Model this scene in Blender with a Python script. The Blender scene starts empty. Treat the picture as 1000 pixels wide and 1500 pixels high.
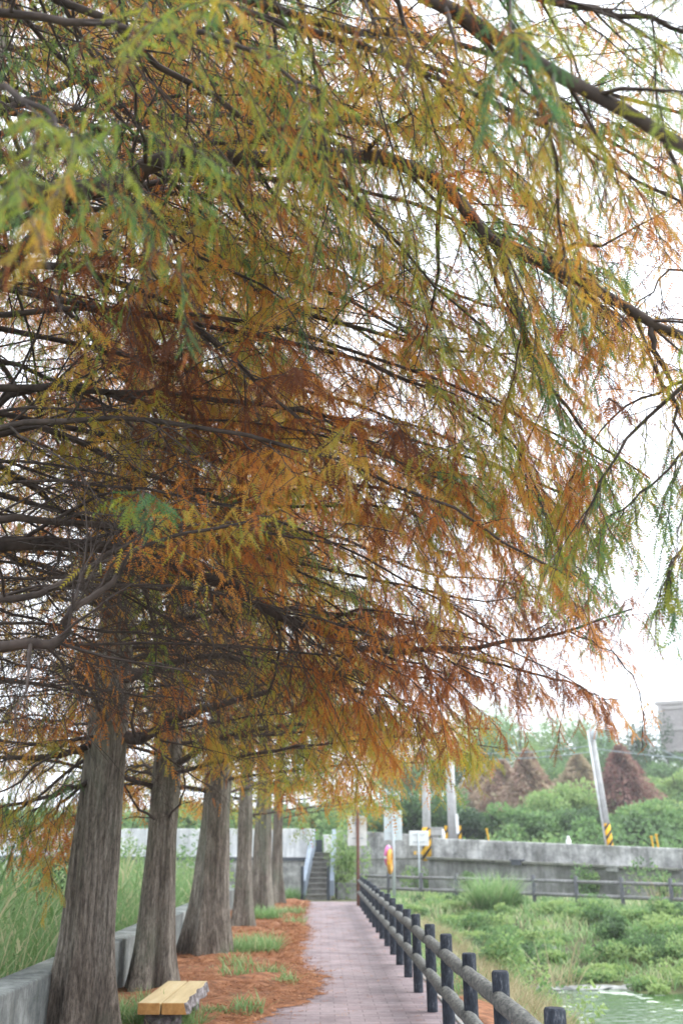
import bpy, math, random
import numpy as np
from mathutils import Vector

sc = bpy.context.scene
COL = sc.collection
R_ = math.radians

# ------------------------------------------------------------------ camera
CAM_H, PITCH, YAW, FPX = 1.64, R_(18.7), R_(1.1), 1458.0
cd = bpy.data.cameras.new('camera')
cam = bpy.data.objects.new('camera', cd); COL.objects.link(cam)
cam.location = (0, 0, CAM_H)
cam.rotation_euler = (R_(90) + PITCH, 0, -YAW)
cd.sensor_fit = 'AUTO'; cd.sensor_width = 36; cd.lens = FPX / 1500 * 36
cd.clip_start = 0.05; cd.clip_end = 2000
cd.dof.use_dof = True; cd.dof.focus_distance = 6.2; cd.dof.aperture_fstop = 1.9
cd.dof.aperture_blades = 9
sc.camera = cam
# ------------------------------------------------------------------ sky, sun, exposure
SUN_EL, SUN_ROT = R_(52), R_(75)
w = bpy.data.worlds.new('World'); sc.world = w; w.use_nodes = True
nt = w.node_tree; nt.nodes.clear()
sky = nt.nodes.new('ShaderNodeTexSky'); sky.sky_type = 'NISHITA'; sky.sun_disc = False
sky.sun_elevation = SUN_EL; sky.sun_rotation = SUN_ROT
sky.air_density = 1.0; sky.dust_density = 4.0
hs = nt.nodes.new('ShaderNodeHueSaturation'); hs.inputs['Saturation'].default_value = 0.45
mx = nt.nodes.new('ShaderNodeMix'); mx.data_type = 'RGBA'; mx.inputs[0].default_value = 0.86
mx.inputs[7].default_value = (11.7, 12.4, 13.5, 1)          # an even overcast veil
bg = nt.nodes.new('ShaderNodeBackground'); bg.inputs[1].default_value = 0.08
wo = nt.nodes.new('ShaderNodeOutputWorld')
nt.links.new(sky.outputs[0], hs.inputs['Color']); nt.links.new(hs.outputs[0], mx.inputs[6])
nt.links.new(mx.outputs[2], bg.inputs[0]); nt.links.new(bg.outputs[0], wo.inputs[0])
sl = bpy.data.lights.new('sun', 'SUN'); sl.energy = 1.4; sl.angle = R_(32); sl.color = (1, .975, .94)
so = bpy.data.objects.new('sun', sl); COL.objects.link(so)
_d = Vector((math.sin(SUN_ROT) * math.cos(SUN_EL), math.cos(SUN_ROT) * math.cos(SUN_EL), math.sin(SUN_EL)))
so.rotation_euler = _d.to_track_quat('Z', 'Y').to_euler()
sc.view_settings.view_transform = 'Standard'; sc.view_settings.look = 'None'
sc.view_settings.exposure = 1.52; sc.view_settings.gamma = 1
sc.cycles.max_bounces = 8; sc.cycles.diffuse_bounces = 4; sc.cycles.transmission_bounces = 4
sc.cycles.use_denoising = True

# ------------------------------------------------------------------ helpers: picture -> place
_F = np.array([math.sin(YAW) * math.cos(PITCH), math.cos(YAW) * math.cos(PITCH), math.sin(PITCH)])
_Rt = np.array([math.cos(YAW), -math.sin(YAW), 0.0]); _U = np.cross(_Rt, _F)
C0 = np.array([0, 0, CAM_H])
def ray(u, v): return _F + _Rt * (u - 500) / FPX + _U * (750 - v) / FPX
def G(u, v, z=0.0):
    r = ray(u, v); return C0 + r * (z - CAM_H) / r[2]
def P(u, v, y):
    r = ray(u, v); return C0 + r * y / r[1]
def proj(p):
    q = np.asarray(p) - C0
    d = q @ _F
    return 500 + FPX * (q @ _Rt) / d, 750 - FPX * (q @ _U) / d, d
def ss(a, b, x):
    t = np.clip((np.asarray(x, float) - a) / (b - a), 0, 1); return t * t * (3 - 2 * t)

# ------------------------------------------------------------------ helpers: materials
def mat(name):
    m = bpy.data.materials.new(name); m.use_nodes = True
    n = m.node_tree; b = n.nodes['Principled BSDF']; b.inputs['Roughness'].default_value = .85
    b.inputs['Specular IOR Level'].default_value = .25
    return m, n, b
def N(n, t, **kw):
    x = n.nodes.new(t)
    for k, v in kw.items():
        if k in x.inputs.keys(): x.inputs[k].default_value = v
        else: setattr(x, k, v)
    return x
def ramp(n, stops, src):
    r = n.nodes.new('ShaderNodeValToRGB'); e = r.color_ramp.elements
    while len(e) < len(stops): e.new(.5)
    for i, (p, c) in enumerate(stops): e[i].position = p; e[i].color = (*c, 1)
    n.links.new(src, r.inputs[0]); return r.outputs[0]
def coords(n, scale=(1, 1, 1), kind='Object'):
    t = N(n, 'ShaderNodeTexCoord'); mp = N(n, 'ShaderNodeMapping'); mp.inputs['Scale'].default_value = scale
    n.links.new(t.outputs[kind], mp.inputs[0]); return mp.outputs[0]
def noise(n, vec, scale, detail=5, rough=.6):
    x = N(n, 'ShaderNodeTexNoise', Scale=scale, Detail=detail, Roughness=rough)
    n.links.new(vec, x.inputs['Vector']); return x.outputs['Fac']
def mixc(n, fac, a, b, mode='MIX'):
    m = n.nodes.new('ShaderNodeMix'); m.data_type = 'RGBA'; m.blend_type = mode
    for s, v in ((m.inputs[0], fac), (m.inputs[6], a), (m.inputs[7], b)):
        if isinstance(v, (int, float)): s.default_value = v
        elif isinstance(v, tuple): s.default_value = (*v, 1)
        else: n.links.new(v, s)
    return m.outputs[2]
def bump(n, b, h, strength=.5, dist=.02):
    x = N(n, 'ShaderNodeBump', Strength=strength, Distance=dist)
    n.links.new(h, x.inputs['Height']); n.links.new(x.outputs[0], b.inputs['Normal'])
def noisy(name, stops, scale=6, stretch=(1, 1, 1), rough=.85, bs=.4, bd=.01, bscale=None, detail=6):
    m, n, b = mat(name); v = coords(n, stretch)
    f = noise(n, v, scale, detail); n.links.new(ramp(n, stops, f), b.inputs['Base Color'])
    b.inputs['Roughness'].default_value = rough
    if bs: bump(n, b, noise(n, v, bscale or scale * 4, 6), bs, bd)
    return m
def plain(name, c, rough=.6):
    m, n, b = mat(name); v = coords(n)
    f = noise(n, v, 5, 5)
    n.links.new(ramp(n, [(.3, tuple(x * .8 for x in c)), (.7, tuple(min(1, x * 1.08) for x in c))], f), b.inputs['Base Color'])
    b.inputs['Roughness'].default_value = rough
    return m
def leafmat(name, stops, trans=.45):
    m = bpy.data.materials.new(name); m.use_nodes = True; n = m.node_tree; n.nodes.clear()
    a = N(n, 'ShaderNodeAttribute', attribute_name='tint')
    c = ramp(n, stops, a.outputs['Fac'])
    d = N(n, 'ShaderNodeBsdfDiffuse'); t = N(n, 'ShaderNodeBsdfTranslucent'); x = N(n, 'ShaderNodeMixShader')
    g = N(n, 'ShaderNodeBsdfGlossy', Roughness=.5); x2 = N(n, 'ShaderNodeMixShader')
    x.inputs[0].default_value = trans; x2.inputs[0].default_value = .03
    o = N(n, 'ShaderNodeOutputMaterial')
    n.links.new(c, d.inputs[0]); n.links.new(c, t.inputs[0])
    n.links.new(d.outputs[0], x.inputs[1]); n.links.new(t.outputs[0], x.inputs[2])
    n.links.new(x.outputs[0], x2.inputs[1]); n.links.new(g.outputs[0], x2.inputs[2])
    n.links.new(x2.outputs[0], o.inputs[0])
    return m

# needles: rust -> orange -> ochre -> olive -> green
M = {}
M['needle'] = leafmat('cypress_needles', [(0, (.10, .038, .016)), (.1, (.31, .09, .018)), (.28, (.58, .185, .026)), (.44, (.64, .29, .045)),
      (.57, (.52, .36, .04)), (.72, (.37, .385, .04)), (.86, (.21, .31, .05)), (1, (.09, .21, .065))], .6)
M['leaf'] = leafmat('broad_leaves', [(0, (.04, .085, .04)), (.35, (.10, .175, .075)), (.65, (.17, .31, .11)), (1, (.34, .46, .17))], .5)
M['rustfar'] = leafmat('far_rust_needles', [(0, (.26, .13, .11)), (.5, (.42, .30, .225)), (1, (.42, .36, .23))], .4)
M['grass'] = leafmat('grass_blades', [(0, (.09, .17, .05)), (.4, (.17, .31, .10)), (.7, (.28, .43, .19)), (1, (.58, .54, .33))], .45)
M['dry'] = leafmat('dry_grass_blades', [(0, (.20, .20, .08)), (.5, (.38, .32, .18)), (1, (.52, .46, .30))], .35)
M['twig'] = noisy('branch_bark', [(.3, (.030, .023, .021)), (.7, (.105, .08, .068))], 9, (1, 1, 1), .85, .4, .004)

def bark():
    m, n, b = mat('cypress_bark')
    v = coords(n, (1, 1, .08)); f = noise(n, v, 34, 9, .74)
    v2 = coords(n, (1, 1, .35)); f2 = noise(n, v2, 2.6, 4)
    c = ramp(n, [(.34, (.08, .071, .063)), (.5, (.235, .215, .19)), (.66, (.42, .40, .365))], f)
    c2 = ramp(n, [(.35, (.58, .53, .49)), (.65, (1.0, .98, .94))], f2)
    c = mixc(n, 1.0, c, c2, 'MULTIPLY')
    f5 = noise(n, coords(n, (1, 1, .28)), 55, 8, .75)
    c = mixc(n, 1.0, c, ramp(n, [(.36, (.5, .49, .48)), (.52, (1, 1, 1)), (.68, (1.35, 1.33, 1.3))], f5), 'MULTIPLY')
    f3 = noise(n, coords(n, (1, 1, .5)), 1.7, 5)
    g = N(n, 'ShaderNodeMapRange'); n.links.new(f3, g.inputs[0])
    g.inputs[1].default_value = .52; g.inputs[2].default_value = .70; g.inputs[4].default_value = .5
    c = mixc(n, g.outputs[0], c, (.14, .17, .12))
    n.links.new(c, b.inputs['Base Color']); b.inputs['Roughness'].default_value = .95
    bump(n, b, f, .9, .03)
    return m
M['bark'] = bark()

def concrete(name, lo, hi, moss=.35, streak=True):
    m, n, b = mat(name)
    f = noise(n, coords(n), 1.5, 9, .78)
    c = ramp(n, [(.38, lo), (.5, tuple((a + b) * .45 for a, b in zip(lo, hi))), (.62, hi)], f)
    if streak:
        s = noise(n, coords(n, (1, 1, .12)), 4.5, 8, .75)
        c = mixc(n, 1.0, c, ramp(n, [(.36, (.55, .56, .57)), (.58, (1, 1, 1))], s), 'MULTIPLY')
    k = noise(n, coords(n), .9, 6, .7)
    g = N(n, 'ShaderNodeMapRange'); n.links.new(k, g.inputs[0])
    g.inputs[1].default_value = .5; g.inputs[2].default_value = .72; g.inputs[4].default_value = moss
    c = mixc(n, g.outputs[0], c, (.10, .11, .075))
    n.links.new(c, b.inputs['Base Color']); b.inputs['Roughness'].default_value = .92
    bump(n, b, noise(n, coords(n), 25, 6), .5, .008)
    return m
M['wall_low'] = concrete('weathered_low_wall', (.12, .14, .14), (.36, .39, .38), .4)
M['wall_grey'] = concrete('weathered_road_wall', (.20, .20, .195), (.68, .68, .67), .3)
M['wall_base'] = concrete('damp_road_wall_base', (.20, .20, .195), (.42, .42, .42), .6)
M['wall_white'] = concrete('whitewashed_wall', (.66, .69, .72), (.88, .89, .90), .05)
M['wall_cap'] = concrete('mossy_coping', (.10, .105, .085), (.30, .30, .26), .8)
M['stone'] = concrete('grey_stone', (.16, .165, .16), (.40, .41, .40), .15, False)

def paving():
    m, n, b = mat('mauve_brick_paving'); b.inputs['Roughness'].default_value = .75
    t = N(n, 'ShaderNodeTexCoord')
    mp = N(n, 'ShaderNodeMapping'); mp.inputs['Rotation'].default_value = (0, 0, R_(0)); n.links.new(t.outputs['Object'], mp.inputs[0])
    br = N(n, 'ShaderNodeTexBrick', Scale=1.0); n.links.new(mp.outputs[0], br.inputs['Vector'])
    br.inputs['Color1'].default_value = (.235, .185, .195, 1); br.inputs['Color2'].default_value = (.30, .25, .26, 1)
    br.inputs['Mortar'].default_value = (.15, .12, .125, 1)
    br.inputs['Mortar Size'].default_value = .006; br.inputs['Mortar Smooth'].default_value = .4
    br.inputs['Brick Width'].default_value = .30; br.inputs['Row Height'].default_value = .15
    f = noise(n, coords(n), 1.3, 6, .65)
    c = mixc(n, 1.0, br.outputs['Color'], ramp(n, [(.32, (.62, .61, .63)), (.5, (.92, .91, .92)), (.68, (1.18, 1.14, 1.14))], f), 'MULTIPLY')
    f2 = noise(n, coords(n), 14, 6, .7)
    c = mixc(n, 1.0, c, ramp(n, [(.3, (.8, .8, .8)), (.7, (1.1, 1.1, 1.1))], f2), 'MULTIPLY')
    n.links.new(c, b.inputs['Base Color'])
    h = N(n, 'ShaderNodeMath', operation='SUBTRACT'); n.links.new(f2, h.inputs[0]); n.links.new(br.outputs['Fac'], h.inputs[1])
    bump(n, b, h.outputs[0], .35, .006)
    return m
M['paving'] = paving()
M['soil'] = noisy('earth_and_moss', [(.3, (.055, .045, .028)), (.5, (.09, .10, .04)), (.7, (.15, .17, .07))], 1.8, bs=.6, bd=.04, bscale=9)
M['litter'] = noisy('fallen_needles', [(.3, (.10, .045, .024)), (.5, (.27, .115, .055)), (.7, (.40, .20, .105))], 7, bs=.9, bd=.03, bscale=40)
M['litterleaf'] = leafmat('fallen_sprays', [(0, (.13, .05, .022)), (.5, (.33, .14, .062)), (1, (.50, .28, .15))], .2)
def water():
    m, n, b = mat('green_pond_water')
    f = noise(n, coords(n), .35, 3)
    c = ramp(n, [(.3, (.035, .085, .028)), (.7, (.06, .12, .042))], f)
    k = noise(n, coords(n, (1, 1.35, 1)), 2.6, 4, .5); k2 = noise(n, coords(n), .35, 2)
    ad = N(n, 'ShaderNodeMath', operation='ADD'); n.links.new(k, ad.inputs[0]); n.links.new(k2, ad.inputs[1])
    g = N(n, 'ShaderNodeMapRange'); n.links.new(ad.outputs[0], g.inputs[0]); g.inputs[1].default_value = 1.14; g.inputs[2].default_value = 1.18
    n.links.new(mixc(n, g.outputs[0], c, (.62, .68, .62)), b.inputs['Base Color'])      # pale flecks in the water colour where the summed noise peaks
    b.inputs['Roughness'].default_value = .10; b.inputs['Specular IOR Level'].default_value = .22
    bump(n, b, noise(n, coords(n), 5.0, 3, .5), .35, .05)
    return m
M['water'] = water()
def postmat():
    m, n, b = mat('dark_log_post')
    f = noise(n, coords(n, (1, 1, .35)), 34, 7, .7)
    n.links.new(ramp(n, [(.35, (.012, .016, .024)), (.57, (.038, .046, .062)), (.72, (.17, .18, .20))], f), b.inputs['Base Color'])
    b.inputs['Roughness'].default_value = .8; bump(n, b, f, .8, .012); return m
M['post'] = postmat()
def railmat():
    m, n, b = mat('grey_log_rail')
    f = noise(n, coords(n, (1, .4, 1)), 32, 7, .7)
    n.links.new(ramp(n, [(.33, (.045, .05, .052)), (.55, (.16, .165, .155)), (.75, (.29, .29, .26))], f), b.inputs['Base Color'])
    b.inputs['Roughness'].default_value = .85; bump(n, b, f, .8, .012); return m
M['rail'] = railmat()
M['farpost'] = noisy('far_post', [(.3, (.06, .065, .075)), (.7, (.15, .155, .17))], 15)
M['farrail'] = noisy('far_rail', [(.3, (.13, .13, .135)), (.7, (.30, .30, .30))], 12)
M['wood'] = noisy('yellowed_plank_wood', [(.3, (.44, .34, .19)), (.55, (.58, .47, .27)), (.75, (.66, .57, .38))], 7, (1, .12, 1), .6, .25, .004)
M['endgrain'] = noisy('sawn_end_wood', [(.3, (.33, .16, .045)), (.7, (.58, .34, .12))], 14, (1, 1, 1), .8, .3, .004)
M['livebark'] = noisy('live_edge_bark', [(.35, (.07, .06, .06)), (.5, (.19, .17, .17)), (.7, (.42, .40, .42))], 16, (1, .6, 1), .95, .9, .02)
M['white'] = plain('white_board', (.84, .85, .86), .5)
M['pale'] = plain('pale_blue_board', (.66, .74, .77), .5)
M['rust'] = noisy('rusty_pole', [(.3, (.10, .05, .04)), (.7, (.24, .11, .08))], 20, bs=.3)
M['galv'] = plain('galvanised_pole', (.50, .55, .58), .45)
M['polec'] = plain('pole_concrete', (.48, .48, .48), .85)
M['yellow'] = plain('yellow_paint', (.80, .46, .035), .5)
M['black'] = plain('black_paint', (.03, .03, .032), .5)
M['orange'] = plain('orange_buoy', (.70, .34, .06), .5)
M['pink'] = plain('pink_buoy', (.62, .16, .36), .5)
M['bluegrey'] = plain('blue_grey_steel', (.25, .30, .37), .5)
M['darksteel'] = plain('dark_steel', (.05, .06, .075), .5)
M['step'] = noisy('stair_concrete', [(.3, (.16, .155, .14)), (.7, (.34, .33, .31))], 5, bs=.3)
M['bld'] = plain('beige_cladding', (.37, .34, .335), .7)
M['bldtrim'] = plain('pale_cladding_rib', (.43, .40, .39), .7)
M['cyan'] = plain('pale_green_render', (.55, .70, .68), .7)
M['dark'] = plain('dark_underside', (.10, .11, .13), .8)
M['wire'] = plain('cable', (.30, .36, .38), .5)
M['asphalt'] = plain('asphalt', (.06, .06, .06), .9)
def hazard():
    m, n, b = mat('hazard_stripes'); t = N(n, 'ShaderNodeTexCoord'); s = N(n, 'ShaderNodeSeparateXYZ')
    n.links.new(t.outputs['Object'], s.inputs[0])
    a = N(n, 'ShaderNodeMath', operation='MULTIPLY_ADD'); n.links.new(s.outputs['X'], a.inputs[0]); a.inputs[1].default_value = -1.3
    n.links.new(s.outputs['Z'], a.inputs[2])
    k = N(n, 'ShaderNodeMath', operation='MULTIPLY'); n.links.new(a.outputs[0], k.inputs[0]); k.inputs[1].default_value = 2.6
    fr = N(n, 'ShaderNodeMath', operation='FRACT'); n.links.new(k.outputs[0], fr.inputs[0])
    g = N(n, 'ShaderNodeMath', operation='GREATER_THAN'); n.links.new(fr.outputs[0], g.inputs[0]); g.inputs[1].default_value = .62
    n.links.new(mixc(n, g.outputs[0], (.80, .45, .03), (.035, .035, .035)), b.inputs['Base Color']); return m
M['hazard'] = hazard()

# ------------------------------------------------------------------ helpers: objects
def tag(o, label=None, cat=None, group=None, kind=None):
    for k, v in (('label', label), ('category', cat), ('group', group), ('kind', kind)):
        if v: o[k] = v
    return o
def empty(name, loc=(0, 0, 0), rz=0):
    o = bpy.data.objects.new(name, None); COL.objects.link(o); o.location = loc; o.rotation_euler[2] = rz
    o.empty_display_size = .2; return o
def link(name, me, parent=None, origin=None):
    o = bpy.data.objects.new(name, me); COL.objects.link(o)
    if parent: o.parent = parent
    return o
def rawmesh(name, V, F, materials, tint=None, midx=None, smooth=False):
    """V (n,3); F list of (m,k) index arrays"""
    me = bpy.data.meshes.new(name); V = np.asarray(V, np.float32)
    F = [np.asarray(f, np.int32) for f in F if len(f)]
    me.vertices.add(len(V)); me.vertices.foreach_set('co', V.ravel())
    loops = np.concatenate([f.ravel() for f in F]); tot = np.concatenate([np.full(len(f), f.shape[1], np.int32) for f in F])
    me.loops.add(len(loops)); me.loops.foreach_set('vertex_index', loops)
    me.polygons.add(len(tot)); me.polygons.foreach_set('loop_start', np.concatenate([[0], np.cumsum(tot)[:-1]]).astype(np.int32))
    if midx is not None: me.polygons.foreach_set('material_index', np.asarray(midx, np.int32))
    me.polygons.foreach_set('use_smooth', np.full(len(tot), smooth, bool))
    for m in (materials if isinstance(materials, (list, tuple)) else [materials]): me.materials.append(m)
    if tint is not None:
        a = me.attributes.new('tint', 'FLOAT', 'POINT'); a.data.foreach_set('value', np.asarray(tint, np.float32))
    me.update(calc_edges=True); return me

class MB:
    """boxes, bars and lathes collected into one mesh"""
    def __init__(s): s.v = []; s.f = []; s.m = []
    def add(s, v, f, mi=0):
        k = len(s.v); s.v += [tuple(x) for x in v]; s.f += [tuple(i + k for i in q) for q in f]; s.m += [mi] * len(f)
    def box(s, c, d, rz=0, mi=0, tilt=None):
        c = Vector(c); hx, hy, hz = (x / 2 for x in d); v = []
        for z in (-hz, hz):
            for x, y in ((-hx, -hy), (hx, -hy), (hx, hy), (-hx, hy)):
                q = Vector((x, y, z))
                if tilt: q = tilt @ q
                v.append(c + Vector((q.x * math.cos(rz) - q.y * math.sin(rz), q.x * math.sin(rz) + q.y * math.cos(rz), q.z)))
        s.add(v, [(3, 2, 1, 0), (4, 5, 6, 7), (0, 1, 5, 4), (1, 2, 6, 5), (2, 3, 7, 6), (3, 0, 4, 7)], mi)
    def tube(s, pts, rad, n=8, mi=0, wob=0, rng=None, cap=True):
        pts = [Vector(p) for p in pts]; rad = rad if isinstance(rad, (list, tuple)) else [rad] * len(pts)
        d = (pts[-1] - pts[0]).normalized(); ref = Vector((1, 0, 0)) if abs(d.x) < .7 else Vector((0, 1, 0))
        v = []
        for i, p in enumerate(pts):
            t = (pts[min(i + 1, len(pts) - 1)] - pts[max(i - 1, 0)]).normalized()
            a = t.cross(ref).normalized(); b = t.cross(a)
            for j in range(n):
                th = 2 * math.pi * j / n; r = rad[i] * (1 + (rng.uniform(-wob, wob) if rng else 0))
                v.append(p + (a * math.cos(th) + b * math.sin(th)) * r)
        f = [(i * n + j, i * n + (j + 1) % n, (i + 1) * n + (j + 1) % n, (i + 1) * n + j) for i in range(len(pts) - 1) for j in range(n)]
        if cap: f += [tuple(range(n - 1, -1, -1)), tuple((len(pts) - 1) * n + j for j in range(n))]
        s.add(v, f, mi)
    def build(s, name, materials, parent=None, bevel=0, smooth=False):
        me = bpy.data.meshes.new(name); me.from_pydata(s.v, [], s.f)
        for m in (materials if isinstance(materials, (list, tuple)) else [materials]): me.materials.append(m)
        me.polygons.foreach_set('material_index', s.m)
        if smooth:
            me.polygons.foreach_set('use_smooth', [len(f) == 4 for f in s.f])
        me.update(); o = link(name, me, parent)
        if bevel:
            b = o.modifiers.new('bevel', 'BEVEL'); b.width = bevel; b.segments = 2; b.limit_method = 'ANGLE'
        return o

# ------------------------------------------------------------------ helpers: vegetation arrays
def norm(a): return a / np.maximum(np.linalg.norm(a, axis=-1, keepdims=True), 1e-9)
def tubes(Pts, Rad, S):
    """(M,K,3) polylines, (M,K) radii -> V, F"""
    Pts = np.asarray(Pts, float); Rad = np.asarray(Rad, float); Mn, K, _ = Pts.shape
    T = norm(np.gradient(Pts, axis=1)); D = norm(Pts[:, -1] - Pts[:, 0])
    ref = np.where(np.abs(D[:, 2:3]) < .75, np.array([[0, 0, 1.]]), np.array([[1., 0, 0]]))[:, None, :]
    A = norm(np.cross(T, np.broadcast_to(ref, T.shape))); B = np.cross(T, A)
    th = np.arange(S) * 2 * math.pi / S
    V = Pts[:, :, None] + Rad[:, :, None, None] * (A[:, :, None] * np.cos(th)[None, None, :, None] + B[:, :, None] * np.sin(th)[None, None, :, None])
    idx = np.arange(Mn * K * S).reshape(Mn, K, S); nx = np.roll(idx, -1, 2)
    F = np.stack([idx[:, :-1], nx[:, :-1], nx[:, 1:], idx[:, 1:]], -1).reshape(-1, 4)
    return V.reshape(-1, 3), F
class TubeSet:
    def __init__(s): s.d = {}
    def add(s, pts, rad, sides): s.d.setdefault((len(pts), sides), []).append((pts, rad))
    def mesh(s, name, m):
        V, F, k = [], [], 0
        for (K, S), L in s.d.items():
            v, f = tubes([a for a, _ in L], [b for _, b in L], S); V.append(v); F.append(f + k); k += len(v)
        return rawmesh(name, np.concatenate(V), [np.concatenate(F)], m, smooth=True)

def frond_template(pairs):
    """a feathery spray lying along +X, length 1: thin spine and paired needles"""
    V, F = [], []
    V += [(0, -.012, 0), (0, .012, 0), (1, 0, 0)]; F.append((0, 1, 2))
    for i in range(pairs):
        t = .06 + .90 * i / max(1, pairs - 1); L = .24 * (1 - .75 * abs(t - .38) ** 1.3 * 1.5) ; wd = .60 / pairs
        for sgn in (-1, 1):
            k = len(V); tz = .05 * sgn * (i % 2 - .5)
            V += [(t - wd * .5, 0, 0), (t + wd * .5, 0, 0), (t + L * .55, sgn * L * .85, tz)]; F.append((k, k + 1, k + 2))
    return np.array(V, float), np.array(F)
FR = {p: frond_template(p) for p in (3, 5, 8, 11)}
def place(tmpl, O, D, Nn, L, Wd=None, curl=0):
    """copies of the template: origin O, along D, width along D x N, length L"""
    V, F = tmpl; D = norm(D); Y = norm(np.cross(Nn, D)); Z = np.cross(D, Y)
    L = L[:, None, None]; W_ = L if Wd is None else Wd[:, None, None]
    x, y, z = V[None, :, 0:1], V[None, :, 1:2], V[None, :, 2:3] - curl * V[None, :, 0:1] ** 2
    A = O[:, None] + L * x * D[:, None] + W_ * y * Y[:, None] + L * z * Z[:, None]
    k = len(V); FF = (F[None] + (np.arange(len(O)) * k)[:, None, None]).reshape(-1, F.shape[1])
    return A.reshape(-1, 3), FF, k

def spline(pts, n):
    pts = np.asarray(pts, float); K = len(pts)
    q = np.vstack([2 * pts[0] - pts[1], pts, 2 * pts[-1] - pts[-2]]); out = []
    for t in np.linspace(0, K - 1, n):
        i = min(int(t), K - 2); f = t - i; a, b, c, d = q[i:i + 4]
        out.append(.5 * (2 * b + (c - a) * f + (2 * a - 5 * b + 4 * c - d) * f * f + (3 * b - 3 * c + d - a) * f ** 3))
    return np.array(out)
Zup = np.array([0, 0, 1.])
def rot_z(v, a):
    c, s = math.cos(a), math.sin(a); return np.array([v[0] * c - v[1] * s, v[0] * s + v[1] * c, v[2]])

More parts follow.
